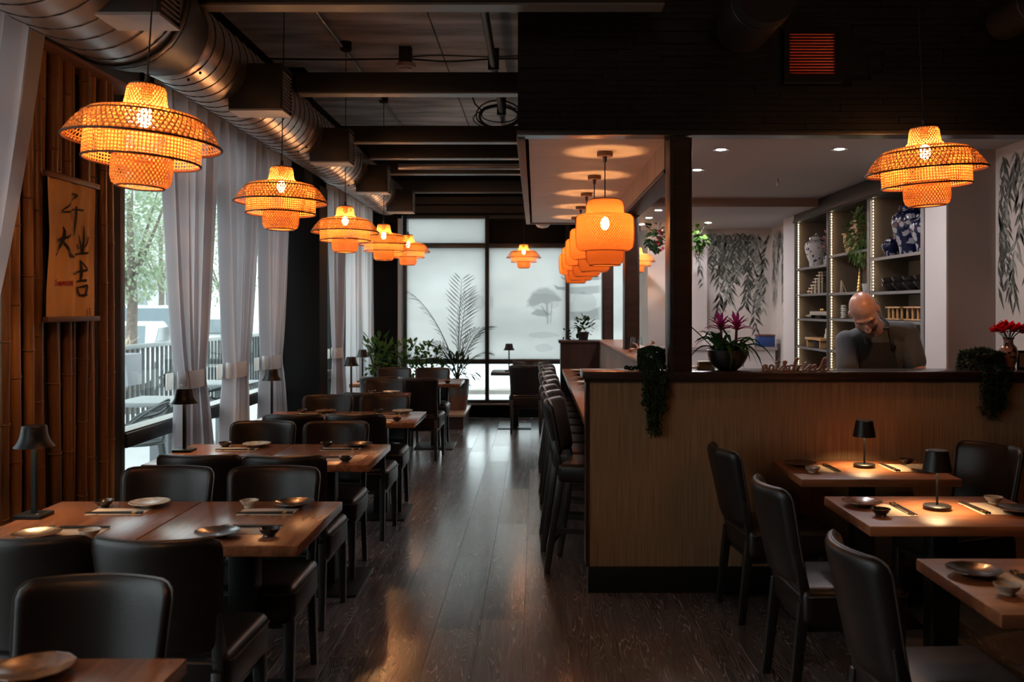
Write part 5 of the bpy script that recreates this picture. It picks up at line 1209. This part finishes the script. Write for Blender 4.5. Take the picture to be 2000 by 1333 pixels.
MB().box(0, SGW, -.008, .008, 0, .006).build('base_line', SIGNWOOD, sg)
# trailing plants
def bead_plant(label, x, y, top_h, w_, strands, seed, fine=False):
    t = thing('trailing_plant', label, 'plant', (x, y, LZ)); rr = random.Random(seed)
    MB().lathe([(0, 0), (w_ * .7, 0), (w_ * .85, top_h * .75), (w_ * .8, top_h * .75)], 18, cap1=True).build('pot', POTWHITE if not fine else plain('brown_pot', (.10, .045, .03), .5), t, smooth=True)
    m = MB(); ms = MB()
    def bead(p):
        if fine:
            for _ in range(2): m.leaf(p, (rr.uniform(-1, 1), rr.uniform(-1, .6), rr.uniform(-.6, .6)), .021, .010, bend=.1, seg=1)
        else: m.ball(p, .0062, 5, 4)
    # crown
    for k in range(1500 if not fine else 1500):
        a = rr.uniform(0, 2 * PI); q = rr.random() ** .5; ph = rr.random()
        rx = w_ * (1.0 + .12 * rr.random()); z = top_h * (1 - ph ** 1.4) if True else 0
        rad = rx * (1 if ph > .25 else ph / .25 * .9 + .1) * (1 if not fine else 1.0 + .25 * ph)
        bead((rad * math.cos(a) * (1 if not fine else 1.15), rad * math.sin(a) * .8, max(.008, z + rr.uniform(-.006, .012))))
    for (sx_, ln) in strands:
        for rep in range(6):
            xx = sx_ + rr.uniform(-.012, .012); yy = -.135 - (y - 5.29) + rr.uniform(-.018, .012); l2 = ln * rr.uniform(.8, 1.0); z = top_h * .5
            pts = [(xx * .8, -w_ * .6, top_h * .7), (xx, yy + .03, .012), (xx, yy, -.03), (xx + rr.uniform(-.008, .008), yy + .006, -l2)]
            P = catmull(pts, 8); ms.tube(P, .0012, 3)
            n_ = int(l2 / (.0105 if not fine else .009))
            for i in range(n_):
                zz = -l2 * i / n_; bead((xx + rr.uniform(-.012, .012), yy + rr.uniform(-.010, .010), zz))
            for i in range(8):
                s_ = i / 8; bead((xx * (.8 + .2 * s_), -w_ * .6 + (yy + w_ * .6) * s_, .014 + top_h * .5 * (1 - s_)))
    ms.build('strand', STEM, t); o = m.build('beads' if not fine else 'leaflets', LEAFD, t, smooth=not fine); o['kind'] = 'stuff'
    return t, bead
t, _ = bead_plant('dark beaded trailing succulent hanging over the ledge corner', .665, 5.30, .125, .07, [(-.055, .20), (-.03, .36), (-.005, .38), (.02, .40), (.035, .28), (.058, .24)], 31)
m = MB(); rr = random.Random(5)
for k in range(60): m.ball((-.06 - .10 * rr.random(), -.09 + rr.uniform(-.012, .012), .008 + rr.random() * .02), .0062, 5, 4)
m.build('side_runner', LEAFD, t, smooth=True)['kind'] = 'stuff'
bead_plant('dark green fine leaved trailing plant hanging over the ledge at the right', 2.56, 5.30, .115, .085, [(-.05, .26), (-.03, .22), (0, .30), (.012, .28), (.045, .26), (.06, .22), (.085, .10)], 33, True)
# vase with red flowers
vs_ = thing('flower_vase', 'red brown patterned vase of red flowers at the right ledge end', 'vase', (2.735, 5.33, LZ))
MB().lathe([(0, 0), (.036, 0), (.037, .006), (.034, .02), (.046, .06), (.052, .10), (.044, .13), (.026, .15), (.025, .17), (.034, .185), (.032, .186), (.022, .165), (0, .16)], 26, cap0=False, cap1=False).build('body', CH_R, vs_, smooth=True)
rr = random.Random(8)
for k in range(22):
    a = k * 2.4; q = .095 * math.sqrt((k + .5) / 22); c = (q * math.cos(a), q * math.sin(a) * .8, .222 + .035 * (1 - (q / .095) ** 2) + rr.uniform(-.008, .008)); m = MB()
    for j in range(12):
        b = j * 2.4; z_ = 1 - 1.2 * j / 12; h_ = math.sqrt(max(0.05, 1 - z_ * z_)); m.leaf((c[0], c[1], c[2]), (h_ * math.cos(b), h_ * math.sin(b), z_ + .1), .034, .036, bend=.3)
    m.build('flower', REDPETAL, vs_)
    MB().tube([(0, 0, .16), (c[0] * .6, c[1] * .6, .21), c], .002, 4).build('stem', STEM, vs_)
t = thing('photo_frame', 'small dark frame beside the patterned vase', 'frame', (2.84, 5.36, LZ)); MB().box(-.04, .04, -.006, .006, 0, .11).build('frame', POTDARK, t, bevel=.002); MB().box(-.03, .03, -.008, -.006, .012, .095).build('picture', PAPER, t)
# on the bar partition: glass and driftwood; plant on the bar end box
t = thing('wine_glass', 'stemless wine glass on the bar partition', 'glass', (.80, 7.32, 1.25)); MB().lathe([(0, .004), (.028, .0), (.044, .03), (.05, .065), (.043, .12), (.0415, .12), (.048, .065), (.042, .032), (.026, .006), (0, .007)], 28, cap0=False, cap1=False).build('bowl', GLASSWARE, t, smooth=True); MB().lathe([(.018, 0), (.027, .0015)], 20).build('base', GLASSWARE, t)
t = thing('driftwood', 'knotted reddish driftwood beside the wine glass', 'ornament', (.82, 7.18, 1.25))
m = MB()
m.tube(catmull([(-.09, 0, .018), (-.04, .01, .03), (.01, -.01, .022), (.06, 0, .05), (.10, .01, .085)], 5), [.012 + .006 * math.sin(i) for i in range(21)], 8); m.build('trunk', REDWOOD, t, smooth=True)
MB().tube(catmull([(-.02, 0, .03), (-.03, .02, .06), (-.06, .02, .075)], 5), .008, 7).build('branch', REDWOOD, t, smooth=True)
t = thing('potted_plant', 'dark leafy plant on the box at the bar end', 'plant', (.52, 10.08, 1.25)); MB().lathe([(0, 0), (.05, 0), (.065, .09), (.055, .09)], 16, cap1=True).build('pot', POTDARK, t, smooth=True); foliage('foliage', t, (.0, 0, .15), .11, .1, .10, 90, .06, .04, LEAFD, 51); foliage('trailing_leaves', t, (-.16, 0, .06), .08, .04, .06, 14, .05, .035, LEAFD, 52)
for k, (x, y, n) in enumerate(((1.42, 11.0, 70), (1.98, 11.2, 80))):
    t = thing('ivy_garland', ['ivy garland with red leaves hanging far left in the kitchen', 'green ivy garland hanging before the pale pilaster'][k], 'plant', (x, y, 2.2)); MB().tube(catmull([(-.12, 0, .42), (0, .0, .30), (.08, 0, .42)], 6), .006, 5).build('vine', STEM, t); foliage('leaves', t, (-.0, 0, .26), .13, .08, .17, n, .075, .06, LEAF if k else LEAFD, 60 + k, up=-.4)
    if k == 0: foliage('red_leaves', t, (.06, -.05, .2), .07, .04, .12, 26, .06, .05, plain('leaf_red', (.28, .02, .03), .5), 63)
# ------------------------------------------------------------------ the cook
def solid(fills, name, mat, parent, voxel=.008, smooth=3, subsurf=False):
    """one continuous surface grown around overlapping forms"""
    m = MB()
    for f in fills: f(m)
    me = m.mesh('tmp', mat); o = bpy.data.objects.new('tmp', me); COL.objects.link(o)
    md = o.modifiers.new('r', 'REMESH'); md.mode = 'VOXEL'; md.voxel_size = voxel
    ms = o.modifiers.new('s', 'SMOOTH'); ms.factor = .5; ms.iterations = smooth
    dg = bpy.context.evaluated_depsgraph_get(); dg.update()
    me2 = bpy.data.meshes.new_from_object(o.evaluated_get(dg)); bpy.data.objects.remove(o); me2.name = name
    me2.materials.clear(); me2.materials.append(mat)
    me2.polygons.foreach_set('use_smooth', [True] * len(me2.polygons))
    return obj(name, me2, parent)
def cap(p0, p1, r0, r1, sc=(1, 1, 1), n=14):
    p0 = Vector(p0); p1 = Vector(p1)
    def f(m):
        k = 8; ax = (p1 - p0); L_ = ax.length; a = ax.normalized(); pts = []; rad = []
        for i in range(5): t_ = -math.cos(i / 4 * PI / 2); pts.append(p0 + a * (r0 * t_)); rad.append(max(.0005, r0 * math.sqrt(max(0, 1 - t_ * t_))))
        for i in range(1, k): pts.append(p0 + ax * (i / k)); rad.append(r0 + (r1 - r0) * i / k)
        for i in range(5): t_ = math.sin(i / 4 * PI / 2); pts.append(p1 + a * (r1 * t_)); rad.append(max(.0005, r1 * math.sqrt(max(0, 1 - t_ * t_))))
        m.tube(pts, rad, n)
    return f
def ell(c, r, M=None, n=20, k=12):
    def f(m):
        q = MB().ball((0, 0, 0), 1, n, k, r)
        T_ = Matrix.Translation(c)
        q.xf(T_ @ M if M else T_); m.add(q.v, q.f)
    return f
pr = thing('person', 'bald bearded cook in slate t-shirt and dark apron bending over his work', 'person', (2.2, 5.98, 0))
O = Vector((2.2, 5.98, 0))
def W(x, y, z): return Vector((x, y, z)) - O
HM = Matrix.Rotation(math.radians(-34), 4, 'Y') @ Matrix.Rotation(math.radians(38), 4, 'X') @ Matrix.Rotation(math.radians(-30), 4, 'Z')
HC = W(2.055, 5.76, 1.568); HS = 1.05
HT = Matrix.Translation(HC) @ HM @ Matrix.Scale(HS, 4)
def hp(x, y, z): return HT @ Vector((x, y, z))
def hell(c, r, rot=None):
    def f(m):
        q = MB().ball((0, 0, 0), 1, 20, 12, r)
        if rot: q.xf(rot)
        q.xf(Matrix.Translation(c)); q.xf(HT); m.add(q.v, q.f)
    return f
S1, S2, NB = W(2.02, 5.97, 1.385), W(2.405, 5.99, 1.445), W(2.20, 5.95, 1.48)
E1, E2 = W(1.985, 5.86, 1.165), W(2.455, 5.90, 1.19); H1, H2 = W(2.12, 5.66, 1.0), W(2.34, 5.68, 1.01)
def finger(b, d, l, r, curl):
    b = Vector(b); d = Vector(d).normalized(); dn = Vector((0, 0, -1)); p1 = b + d * l * .45; d2 = (d + dn * curl).normalized(); p2 = p1 + d2 * l * .3; d3 = (d2 + dn * curl).normalized(); p3 = p2 + d3 * l * .25
    return [cap(b, p1, r, r * .95, n=8), cap(p1, p2, r * .95, r * .88, n=8), cap(p2, p3, r * .88, r * .75, n=8)]
def hand(wr, d, sgn):
    wr = Vector(wr); d = Vector(d).normalized(); sd = d.cross(Vector((0, 0, 1))).normalized() * sgn
    out = [cap(wr + d * .02, wr + d * .075 + sd * .02, .026, .02), cap(wr + d * .02, wr + d * .075 - sd * .02, .026, .02)]
    for i, (l, o_) in enumerate(((.075, .032), (.085, .011), (.08, -.011), (.062, -.032))): out += finger(wr + d * .085 + sd * o_, d + sd * o_ * 2, l, .0095, .55)
    out += finger(wr + d * .03 + sd * .035, d * .7 + sd * .8, .065, .0105, .35)
    return out
body = [hell((0, .012, .040), (.079, .100, .086)), hell((0, -.03, .0), (.070, .070, .085)), hell((0, -.036, -.05), (.058, .062, .066)), hell((0, -.073, -.098), (.028, .024, .022)), hell((0, -.085, .028), (.052, .018, .013)),
        hell((.042, -.070, -.022), (.024, .022, .022)), hell((-.042, -.070, -.022), (.024, .022, .022)), hell((0, -.105, -.022), (.012, .017, .028), Matrix.Rotation(.35, 4, 'X')), hell((0, -.115, -.040), (.014, .014, .011)), hell((.012, -.106, -.043), (.009, .010, .009)), hell((-.012, -.106, -.043), (.009, .010, .009)), hell((0, -.094, -.072), (.026, .014, .011)),
        hell((.081, .012, -.004), (.010, .020, .033), Matrix.Rotation(-.25, 4, 'Z')), hell((-.081, .012, -.004), (.010, .020, .033), Matrix.Rotation(.25, 4, 'Z')),
        cap(hp(0, .035, -.05), NB + Vector((0, 0, -.04)), .062, .068), cap(NB + Vector((0, .03, -.06)), W(2.2, 6.06, 1.0), .10, .13), cap(S1, S2, .06, .06),
        cap(S1, E1, .056, .047), cap(S2, E2, .056, .047), cap(E1, H1, .047, .029), cap(E2, H2, .047, .029)] + hand(H1, (.35, -.75, -.25), -1) + hand(H2, (-.35, -.75, -.25), 1)
bd = solid(body, 'body', SKIN, pr, .0055, 3)
shirt = [cap(S1 + Vector((.02, 0, -.005)), S2 + Vector((-.02, 0, -.005)), .074, .074), cap(NB + Vector((0, .02, -.05)), NB + Vector((0, .03, -.10)), .105, .12), ell(W(2.205, 6.0, 1.30), (.205, .135, .16)), ell(W(2.20, 6.04, 1.08), (.185, .135, .20)),
         cap(S1 + Vector((-.005, 0, .0)), S1 + (E1 - S1) * .78, .072, .068), cap(S2 + Vector((.005, 0, 0)), S2 + (E2 - S2) * .74, .072, .068), cap(NB + Vector((-.02, .0, -.03)), S1 + Vector((.03, 0, .0)), .072, .068), cap(NB + Vector((.02, 0, -.03)), S2 + Vector((-.03, 0, 0)), .072, .068)]
solid(shirt, 't_shirt', TEE, pr, .008, 4)
MB().tube([tuple(NB + Vector((.083 * math.cos(a), .07 * math.sin(a) - .012, .012 + .022 * math.sin(a)))) for a in [2 * PI * i / 24 for i in range(24)]], .007, 6, closed=True).build('collar', TEE, pr, smooth=True)
solid([cap(W(2.12, 6.07, .96), W(2.09, 6.10, .5), .105, .075), cap(W(2.28, 6.07, .96), W(2.32, 6.10, .5), .105, .075), cap(W(2.09, 6.10, .5), W(2.07, 6.14, .07), .07, .05), cap(W(2.32, 6.10, .5), W(2.34, 6.14, .07), .07, .05), ell(W(2.2, 6.06, .95), (.18, .13, .11))], 'trousers', TROUSERS, pr, .012, 3)
for x_ in (2.07, 2.34): MB().box(x_ - .045 - O.x, x_ + .045 - O.x, -.02, .24, 0, .075).build('shoe', BLACKMETAL, pr, bevel=.025, seg=3)
# apron bib and straps lie on the chest
def chest(u, v):
    x_ = 2.18 + (u - .5) * (.20 + .14 * (1 - v)); z_ = .92 + v * .46; yy = 6.0 - .137 * math.sqrt(max(.05, 1 - ((x_ - 2.2) / .235) ** 2)) - .012 - .01 * math.sin(u * 9) * (1 - v); yy += .045 * max(0, v - .72)
    return tuple(W(x_, yy, z_))
MB().grid(chest, 15, 17).build('apron', APRON, pr, smooth=True, angle=180)
MB().tube([W(2.27, 5.862, 1.37), W(2.262, 5.872, 1.43), W(2.25, 5.905, 1.502), W(2.235, 5.96, 1.545)], .012, 6).build('apron_strap', APRON, pr, smooth=True); MB().tube([W(2.11, 5.865, 1.37), W(2.10, 5.885, 1.44), W(2.13, 5.95, 1.50)], .012, 6).build('apron_strap', APRON, pr, smooth=True)
MB().box(.058, .088, -.135, -.118, 1.335, 1.365).build('strap_buckle', BLACKMETAL, pr, bevel=.003)
# face details
def hbuild(m, name, mat): m.xf(HT); return m.build(name, mat, bd, smooth=True)
for s_ in (-1, 1):
    hbuild(MB().tube([(s_ * .014, -.102, .020), (s_ * .032, -.099, .0275), (s_ * .055, -.082, .021)], [.0035, .005, .003], 6), 'eyebrow', BROW)
    hbuild(MB().ball((s_ * .031, -.0865, .002), .0125, 12, 8, (1.1, .7, .75)), 'eye', EYE); hbuild(MB().ball((s_ * .031, -.0872, .006), .0135, 12, 8, (1.15, .7, .62)), 'eyelid', SKIN)
hbuild(MB().ball((0, -.1065, -.0715), .012, 14, 6, (1.75, .5, .42)), 'lips', LIP)
hbuild(MB().grid(lambda u, v: ((.0605 + .002 * v) * math.cos(PI * (1 + u)) * math.sin(.5 * PI + v * .5 * PI), -.036 + .0675 * math.sin(PI * (1 + u)) * math.sin(.5 * PI + v * .5 * PI) * (1.0), -.052 - .070 * math.sin(v * .5 * PI)), 24, 12), 'beard', BEARD)
hbuild(MB().ball((0, -.079, -.102), .028, 14, 8, (1.05, .95, .85)), 'beard_chin', BEARD); hbuild(MB().tube([(-.03, -.098, -.082), (-.02, -.109, -.061), (0, -.1145, -.0575), (.02, -.109, -.061), (.03, -.098, -.082)], [.005, .006, .006, .006, .005], 7), 'moustache', BEARD)
# ------------------------------------------------------------------ plants before the back window
pf = thing('plant_platform', 'low wooden platform carrying the potted plants by the back window', 'platform', (0, 12.1, 0)); MB().box(-2.4, -.93, 0, 1.22, .165, .2).build('top', wood('platform_wood', (.20, .12, .08), (.34, .22, .15), (1.2, 10, 10), .4), pf, bevel=.005); MB().box(-2.38, -.95, .02, 1.2, 0, .165).build('riser', DARKWOOD, pf)
def pot(t, r, h, mat): 
    MB().lathe([(0, 0), (r * .72, 0), (r * .8, h * .2), (r, h * .85), (r, h), (r * .93, h), (r * .9, h * .9), (0, h * .88)], 28, cap0=False, cap1=False).build('pot', mat, t, smooth=True)
    MB().lathe([(0, h * .885), (r * .9, h * .89)], 20, cap0=False, cap1=False).build('soil', SOIL, t)
pm = thing('potted_palm', 'tall feathery palm in a grey and brown pot by the back window', 'plant', (-1.075, 12.68, .2)); pot(pm, .165, .42, POTGREY)
MB().lathe([(.122, .0), (.134, .09), (.152, .20), (.150, .20)], 28, cap1=False).build('pot_base_band', plain('rust_band', (.13, .05, .025), .5), pm, smooth=True)
rr = random.Random(77)
def frond(parent, base, az, ln, rise, droop, n=17, lw=.011, ll=.30):
    d = Vector((math.cos(az), math.sin(az), 0)); pts = []
    for i in range(17): s_ = i / 16; pts.append(Vector(base) + d * (ln * .55 * s_ ** 1.4) + Vector((0, 0, rise * s_ - droop * s_ ** 3)))
    f = MB().tube(pts, [.009 * (1 - .85 * i / 16) + .001 for i in range(17)], 6).build('frond', STEM, parent, smooth=True)
    m = MB(); sd = Vector((-d.y, d.x, 0))
    for i in range(n):
        s_ = .32 + .68 * i / (n - 1); k = s_ * 16; i0 = min(15, int(k)); p = pts[i0].lerp(pts[i0 + 1], k - i0); tg = (pts[i0 + 1] - pts[i0]).normalized()
        for sg_ in (-1, 1): m.leaf(p, tg * .75 + sd * sg_ * .9 + Vector((0, 0, .05)), ll * rr.uniform(.8, 1.1) * (math.sin(PI * (.14 + .72 * (s_ - .32) / .68)) ** .6), lw, up=tg.cross(sd), bend=rr.uniform(.1, .4))
    m.build('leaflets', LEAFD, f); return f
b0 = (0, 0, .38)
for az, ln, ri, dr in ((3.3, 1.15, 1.5, .28), (2.6, .7, .75, .2), (5.1, .35, 1.52, .12), (5.6, .75, 1.0, .25), (.3, .8, 1.05, .3), (3.9, .7, .8, .3), (.9, .35, 1.3, .12), (3.0, .9, .6, .3), (0.0, .8, .65, .25)): frond(pm, b0, az, ln, ri, dr)
foliage('lower_leaves', pm, (0, 0, .55), .24, .2, .22, 150, .16, .035, LEAFD, 81)
def shrub(lb, x, y, rx, h, mat, n, l, w_, seed, ptr=.14, pth=.3):
    t = thing('potted_shrub', lb, 'plant', (x, y, .2)); pot(t, ptr, pth, POTDARK)
    rr = random.Random(seed)
    for k in range(7):
        a = rr.uniform(0, 6.28); q = rx * .6; MB().tube([(0, 0, pth * .85), (q * .4 * math.cos(a), q * .4 * math.sin(a), pth + (h - pth) * .5), (q * math.cos(a), q * math.sin(a), h * .9)], [.008, .006, .003], 5).build('stem', STEM, t)
    foliage('foliage', t, (0, 0, pth + (h - pth) * .52), rx, rx * .8, (h - pth) * .55, n, l, w_, mat, seed + 1); return t
shrub('light green broad leaved shrub in the window corner', -2.16, 12.5, .24, 1.0, LEAF, 150, .15, .055, 90)
shrub('dark green bushy shrub before the back window frame', -1.80, 12.85, .26, .92, LEAF, 260, .09, .05, 92)
shrub('dense dark shrub left of the palm', -1.48, 12.6, .27, .90, LEAF, 260, .085, .05, 94)

# ------------------------------------------------------------------ outside: pavement, patio, street
PAVE = plain('pale_pavement', (.55, .56, .56), .8, noise=(1.2, .06)); GREYOUT = plain('outdoor_grey', (.25, .27, .29), .6); GREENGREY = plain('outdoor_resin', (.035, .046, .046), .45); RAILM = plain('outdoor_rail', (.26, .28, .28), .5); BALM = plain('outdoor_baluster', (.028, .036, .036), .5)
pv = MB().box(-60, XL - .14, -20, 90, -.12, -.05).box(XL - .14, 60, YB + .13, 90, -.12, -.05).build('pavement', PAVE); pv['kind'] = 'structure'
tag(MB().box(-1.95, 4, 17.6, 18.1, -.05, .03).build('kerb', plain('kerb_stone', (.30, .27, .24), .8, noise=(3, .2))), 'brownish kerb strip outside the back window', 'kerb')
fn = thing('patio_railing', 'metal patio railing with upright balusters between patio and street', 'railing', (-5.4, 6.5, -.05))
MB().box(-.04, .04, 0, 16, 1.10, 1.16).build('top_rail', RAILM, fn, bevel=.008); MB().box(-.02, .02, 0, 16, .08, .12).build('bottom_rail', BALM, fn)
bm_ = MB().box(-.018, .018, -.018, .018, .12, 1.10).mesh('baluster', BALM)
for k in range(100): obj('baluster', bm_, fn, (0, .1 + k * .16, 0))
for yy in (0, 5.3, 10.6, 15.95): MB().box(-.035, .035, yy - .035, yy + .035, 0, 1.16).build('post', BALM, fn)
pl = thing('rail_planter', 'grey planter box hung on the patio railing with dry grasses', 'planter', (-5.2, 10.9, .62)); MB().box(-.12, .12, -.7, 1.0, 0, .40).build('box', GREYOUT, pl, bevel=.01); foliage('grasses', pl, (0, .1, .5), .12, .8, .14, 220, .18, .012, plain('dry_grass', (.55, .46, .32), .8), 101, up=1.2)
def patio_chair():
    t = thing('patio_chair', 'x', 'chair')
    MB().grid(lambda u, v: ((u - .5) * .44, (v - .5) * .42, .455 - .02 * math.sin(PI * u) * math.sin(PI * v)), 8, 8).build('seat', GREENGREY, t, smooth=True); MB().tube([(.22 * math.cos(a) * 1.0, .21 * math.sin(a), .45) for a in [2 * PI * i / 24 for i in range(24)]], .016, 7, closed=True).build('seat_rim', GREENGREY, t, smooth=True)
    for k, (w_, zt, dip, tw) in enumerate(((.27, .82, .10, .0), (.26, .76, .16, .06), (.25, .80, .05, -.06))):
        MB().tube(catmull([(-w_, .20, .46), (-w_ - .02, .02, .66), (-.19 + tw, -.17, zt - dip * .3), (tw, -.25, zt), (.19 + tw, -.17, zt - dip), (w_ + .02, .02, .66), (w_, .20, .46)], 6), .013, 7).build('back_loop', GREENGREY, t, smooth=True)
    for sx_ in (-1, 1):
        for sy_ in (-1, 1): MB().bar((sx_ * .19, sy_ * .18, .45), (sx_ * .24, sy_ * .24, 0), .04, .03, .028, .024).build('leg', GREENGREY, t, bevel=.004)
        MB().bar((sx_ * .10, -.20, .45), (sx_ * .07, -.235, .72), .02, .014).build('back_strut', GREENGREY, t)
    return t
pc, pcu = patio_chair(), []
for x, y, rz, lb in ((-3.55, 8.25, 1.9, 'grey looped patio chair outside the window, nearest'), (-4.0, 8.0, .6, 'grey looped patio chair outside behind the nearest one'), (-3.6, 10.35, 2.4, 'grey looped patio chair outside behind the second curtain'), (-3.5, 6.6, 1.2, 'grey looped patio chair outside near the bamboo wall')):
    place(pc, pcu, (x, y, -.05), rz, lb, 'patio chairs')
for k, (x, y, lb) in enumerate(((-3.62, 8.95, 'pale patio table outside the first window'), (-3.7, 11.0, 'pale patio table outside behind the second curtain'))):
    t = thing('patio_table', lb, 'table', (x, y, -.05), group='patio tables'); MB().box(-.35, .35, -.35, .35, .72, .765).build('tabletop', RAILM, t, bevel=.008); MB().box(-.09, .09, -.09, .09, .03, .72).build('pedestal', GREYOUT, t); MB().box(-.25, .25, -.25, .25, 0, .03).build('base', GREYOUT, t)
# cars
CARW = plain('white_car_paint', (.78, .80, .80), .25, coat=.6); CARG = plain('car_glass', (.10, .14, .16), .08); TYRE = plain('tyre', (.015, .015, .015), .8)
def car(lb, x, y, rz, suv, col):
    t = thing('car', lb, 'car', (x, y, -.05), rz); W_ = .9; L_ = 2.25; hb = 1.0 if suv else .85; hr = 1.72 if suv else 1.38
    low = [(-L_, .32), (L_, .32), (L_ + .03, .6), (L_ - .15, hb - .12), (L_ * .42, hb), (-L_ + .1, hb), (-L_ - .02, .6)]
    MB().prism(low, 2 * W_, lambda a, b, c: (c - W_, a, b)).build('body', col, t, bevel=.07, seg=2)
    cab = [(-L_ + .18, hb - .02), (L_ * .45, hb - .02), (L_ * .12, hr - .03), (L_ * .02, hr), (-L_ + .55, hr), (-L_ + .35, hr - .06)] if suv else [(-L_ + .35, hb - .02), (L_ * .45, hb - .02), (L_ * .1, hr), (-L_ * .35, hr), (-L_ * .55, hr - .1)]
    ca = MB().prism(cab, 2 * W_ - .2, lambda a, b, c: (c - W_ + .1, a, b)).build('cabin', col, t, bevel=.05, seg=2)
    for s_ in (-1, 1):
        q0 = (cab[0][0] + .18, cab[0][1] + .06); 
        MB().prism([(q0[0], hb + .05), (L_ * .34, hb + .05), (L_ * .06, hr - .12), (q0[0] + .15, hr - .12)], .012, lambda a, b, c: (s_ * (W_ - .1) + s_ * c, a, b)).build('side_window', CARG, ca)
    MB().add([(-.68, L_ * .44, hb + .05), (.68, L_ * .44, hb + .05), (.6, L_ * .15, hr - .08), (-.6, L_ * .15, hr - .08), (-.68, L_ * .44 + .03, hb + .06), (.68, L_ * .44 + .03, hb + .06), (.6, L_ * .15 + .03, hr - .07), (-.6, L_ * .15 + .03, hr - .07)], [(0, 3, 2, 1), (4, 5, 6, 7), (0, 1, 5, 4), (1, 2, 6, 5), (2, 3, 7, 6), (3, 0, 4, 7)]).build('windscreen', CARG, ca)
    for sx_ in (-1, 1):
        for yy in (-1.35, 1.35): w0 = MB().lathe([(.12, -.1), (.33, -.1), (.345, -.06), (.345, .06), (.33, .1), (.12, .1)], 24).xf(Matrix.Translation((sx_ * (W_ - .1), yy, .345)) @ Matrix.Rotation(PI / 2, 4, 'Y')).build('wheel', TYRE, t, smooth=True); MB().lathe([(.001, -.105), (.2, -.105), (.2, .105), (.001, .105)], 16).xf(Matrix.Translation((sx_ * (W_ - .1), yy, .345)) @ Matrix.Rotation(PI / 2, 4, 'Y')).build('hub_cap', STEELPIPE, w0)
        MB().box(sx_ * .6 - .16, sx_ * .6 + .16, L_ - .03, L_ + .04, .62, .74).build('headlamp', GLASSWARE if False else STEELPIPE, t, bevel=.02)
    return t
car('white parked suv seen through the first window', -9.8, 23.0, PI + .5, True, CARW); car('white parked saloon nearer than the suv', -8.2, 18.0, PI + .25, False, CARW); car('white parked car seen between the second and third curtain', -9.7, 28.5, PI + .3, False, CARW)
# street trees
def street_tree(lb, x, y, h, r, seed, n=2600):
    t = thing('street_tree', lb, 'tree', (x, y, -.05), group='street trees'); MB().tube([(0, 0, 0), (.03, .05, h * .4), (0, 0, h * .8)], [.11, .08, .04], 10).build('trunk', TRUNK, t, smooth=True)
    rr = random.Random(seed)
    for k in range(5): a = k * 1.3; MB().tube([(0, 0, h * .45), (r * .5 * math.cos(a), r * .5 * math.sin(a), h * .7), (r * .8 * math.cos(a), r * .8 * math.sin(a), h * .85)], [.04, .025, .01], 6).build('branch', TRUNK, t)
    foliage('crown', t, (0, 0, h * .72), r, r, h * .32, n * 2, .075, .05, LEAFOUT, seed); return t
street_tree('leafy street tree seen through the first window', -6.35, 14.4, 4.2, .85, 201); street_tree('slim street tree behind the parked suv', -10.8, 26.5, 5.0, 1.2, 203); street_tree('street tree seen between the curtains', -8.3, 24.5, 4.2, 1.1, 205); street_tree('street tree far along the kerb', -8.4, 33, 5.0, 1.6, 207)
# building across the street
bdg = thing('street_building', 'pale multi storey building across the street', 'building', (-24, 30, -.05)); BLD = plain('building_render', (.55, .57, .58), .8, noise=(.6, .06)); MB().box(-4, 0, -22, 34, 0, 12).build('wall', BLD, bdg); MB().box(-4.2, .3, -22.2, 34.2, 12, 12.5).build('parapet', GREYOUT, bdg); MB().box(0, .6, -22, 34, 3.2, 3.7).build('canopy', GREYOUT, bdg)
wfm = MB().box(0, .08, -.75, .75, 0, 1.9).mesh('window_frame', RAILM); wpm = MB().box(.08, .10, -.66, .66, .09, 1.81).mesh('pane', CARG)
for q in range(12):
    for z_ in (.8, 4.6, 8.2): f = obj('window', wfm, bdg, (0, -20 + q * 4.6, z_)); obj('pane', wpm, f)
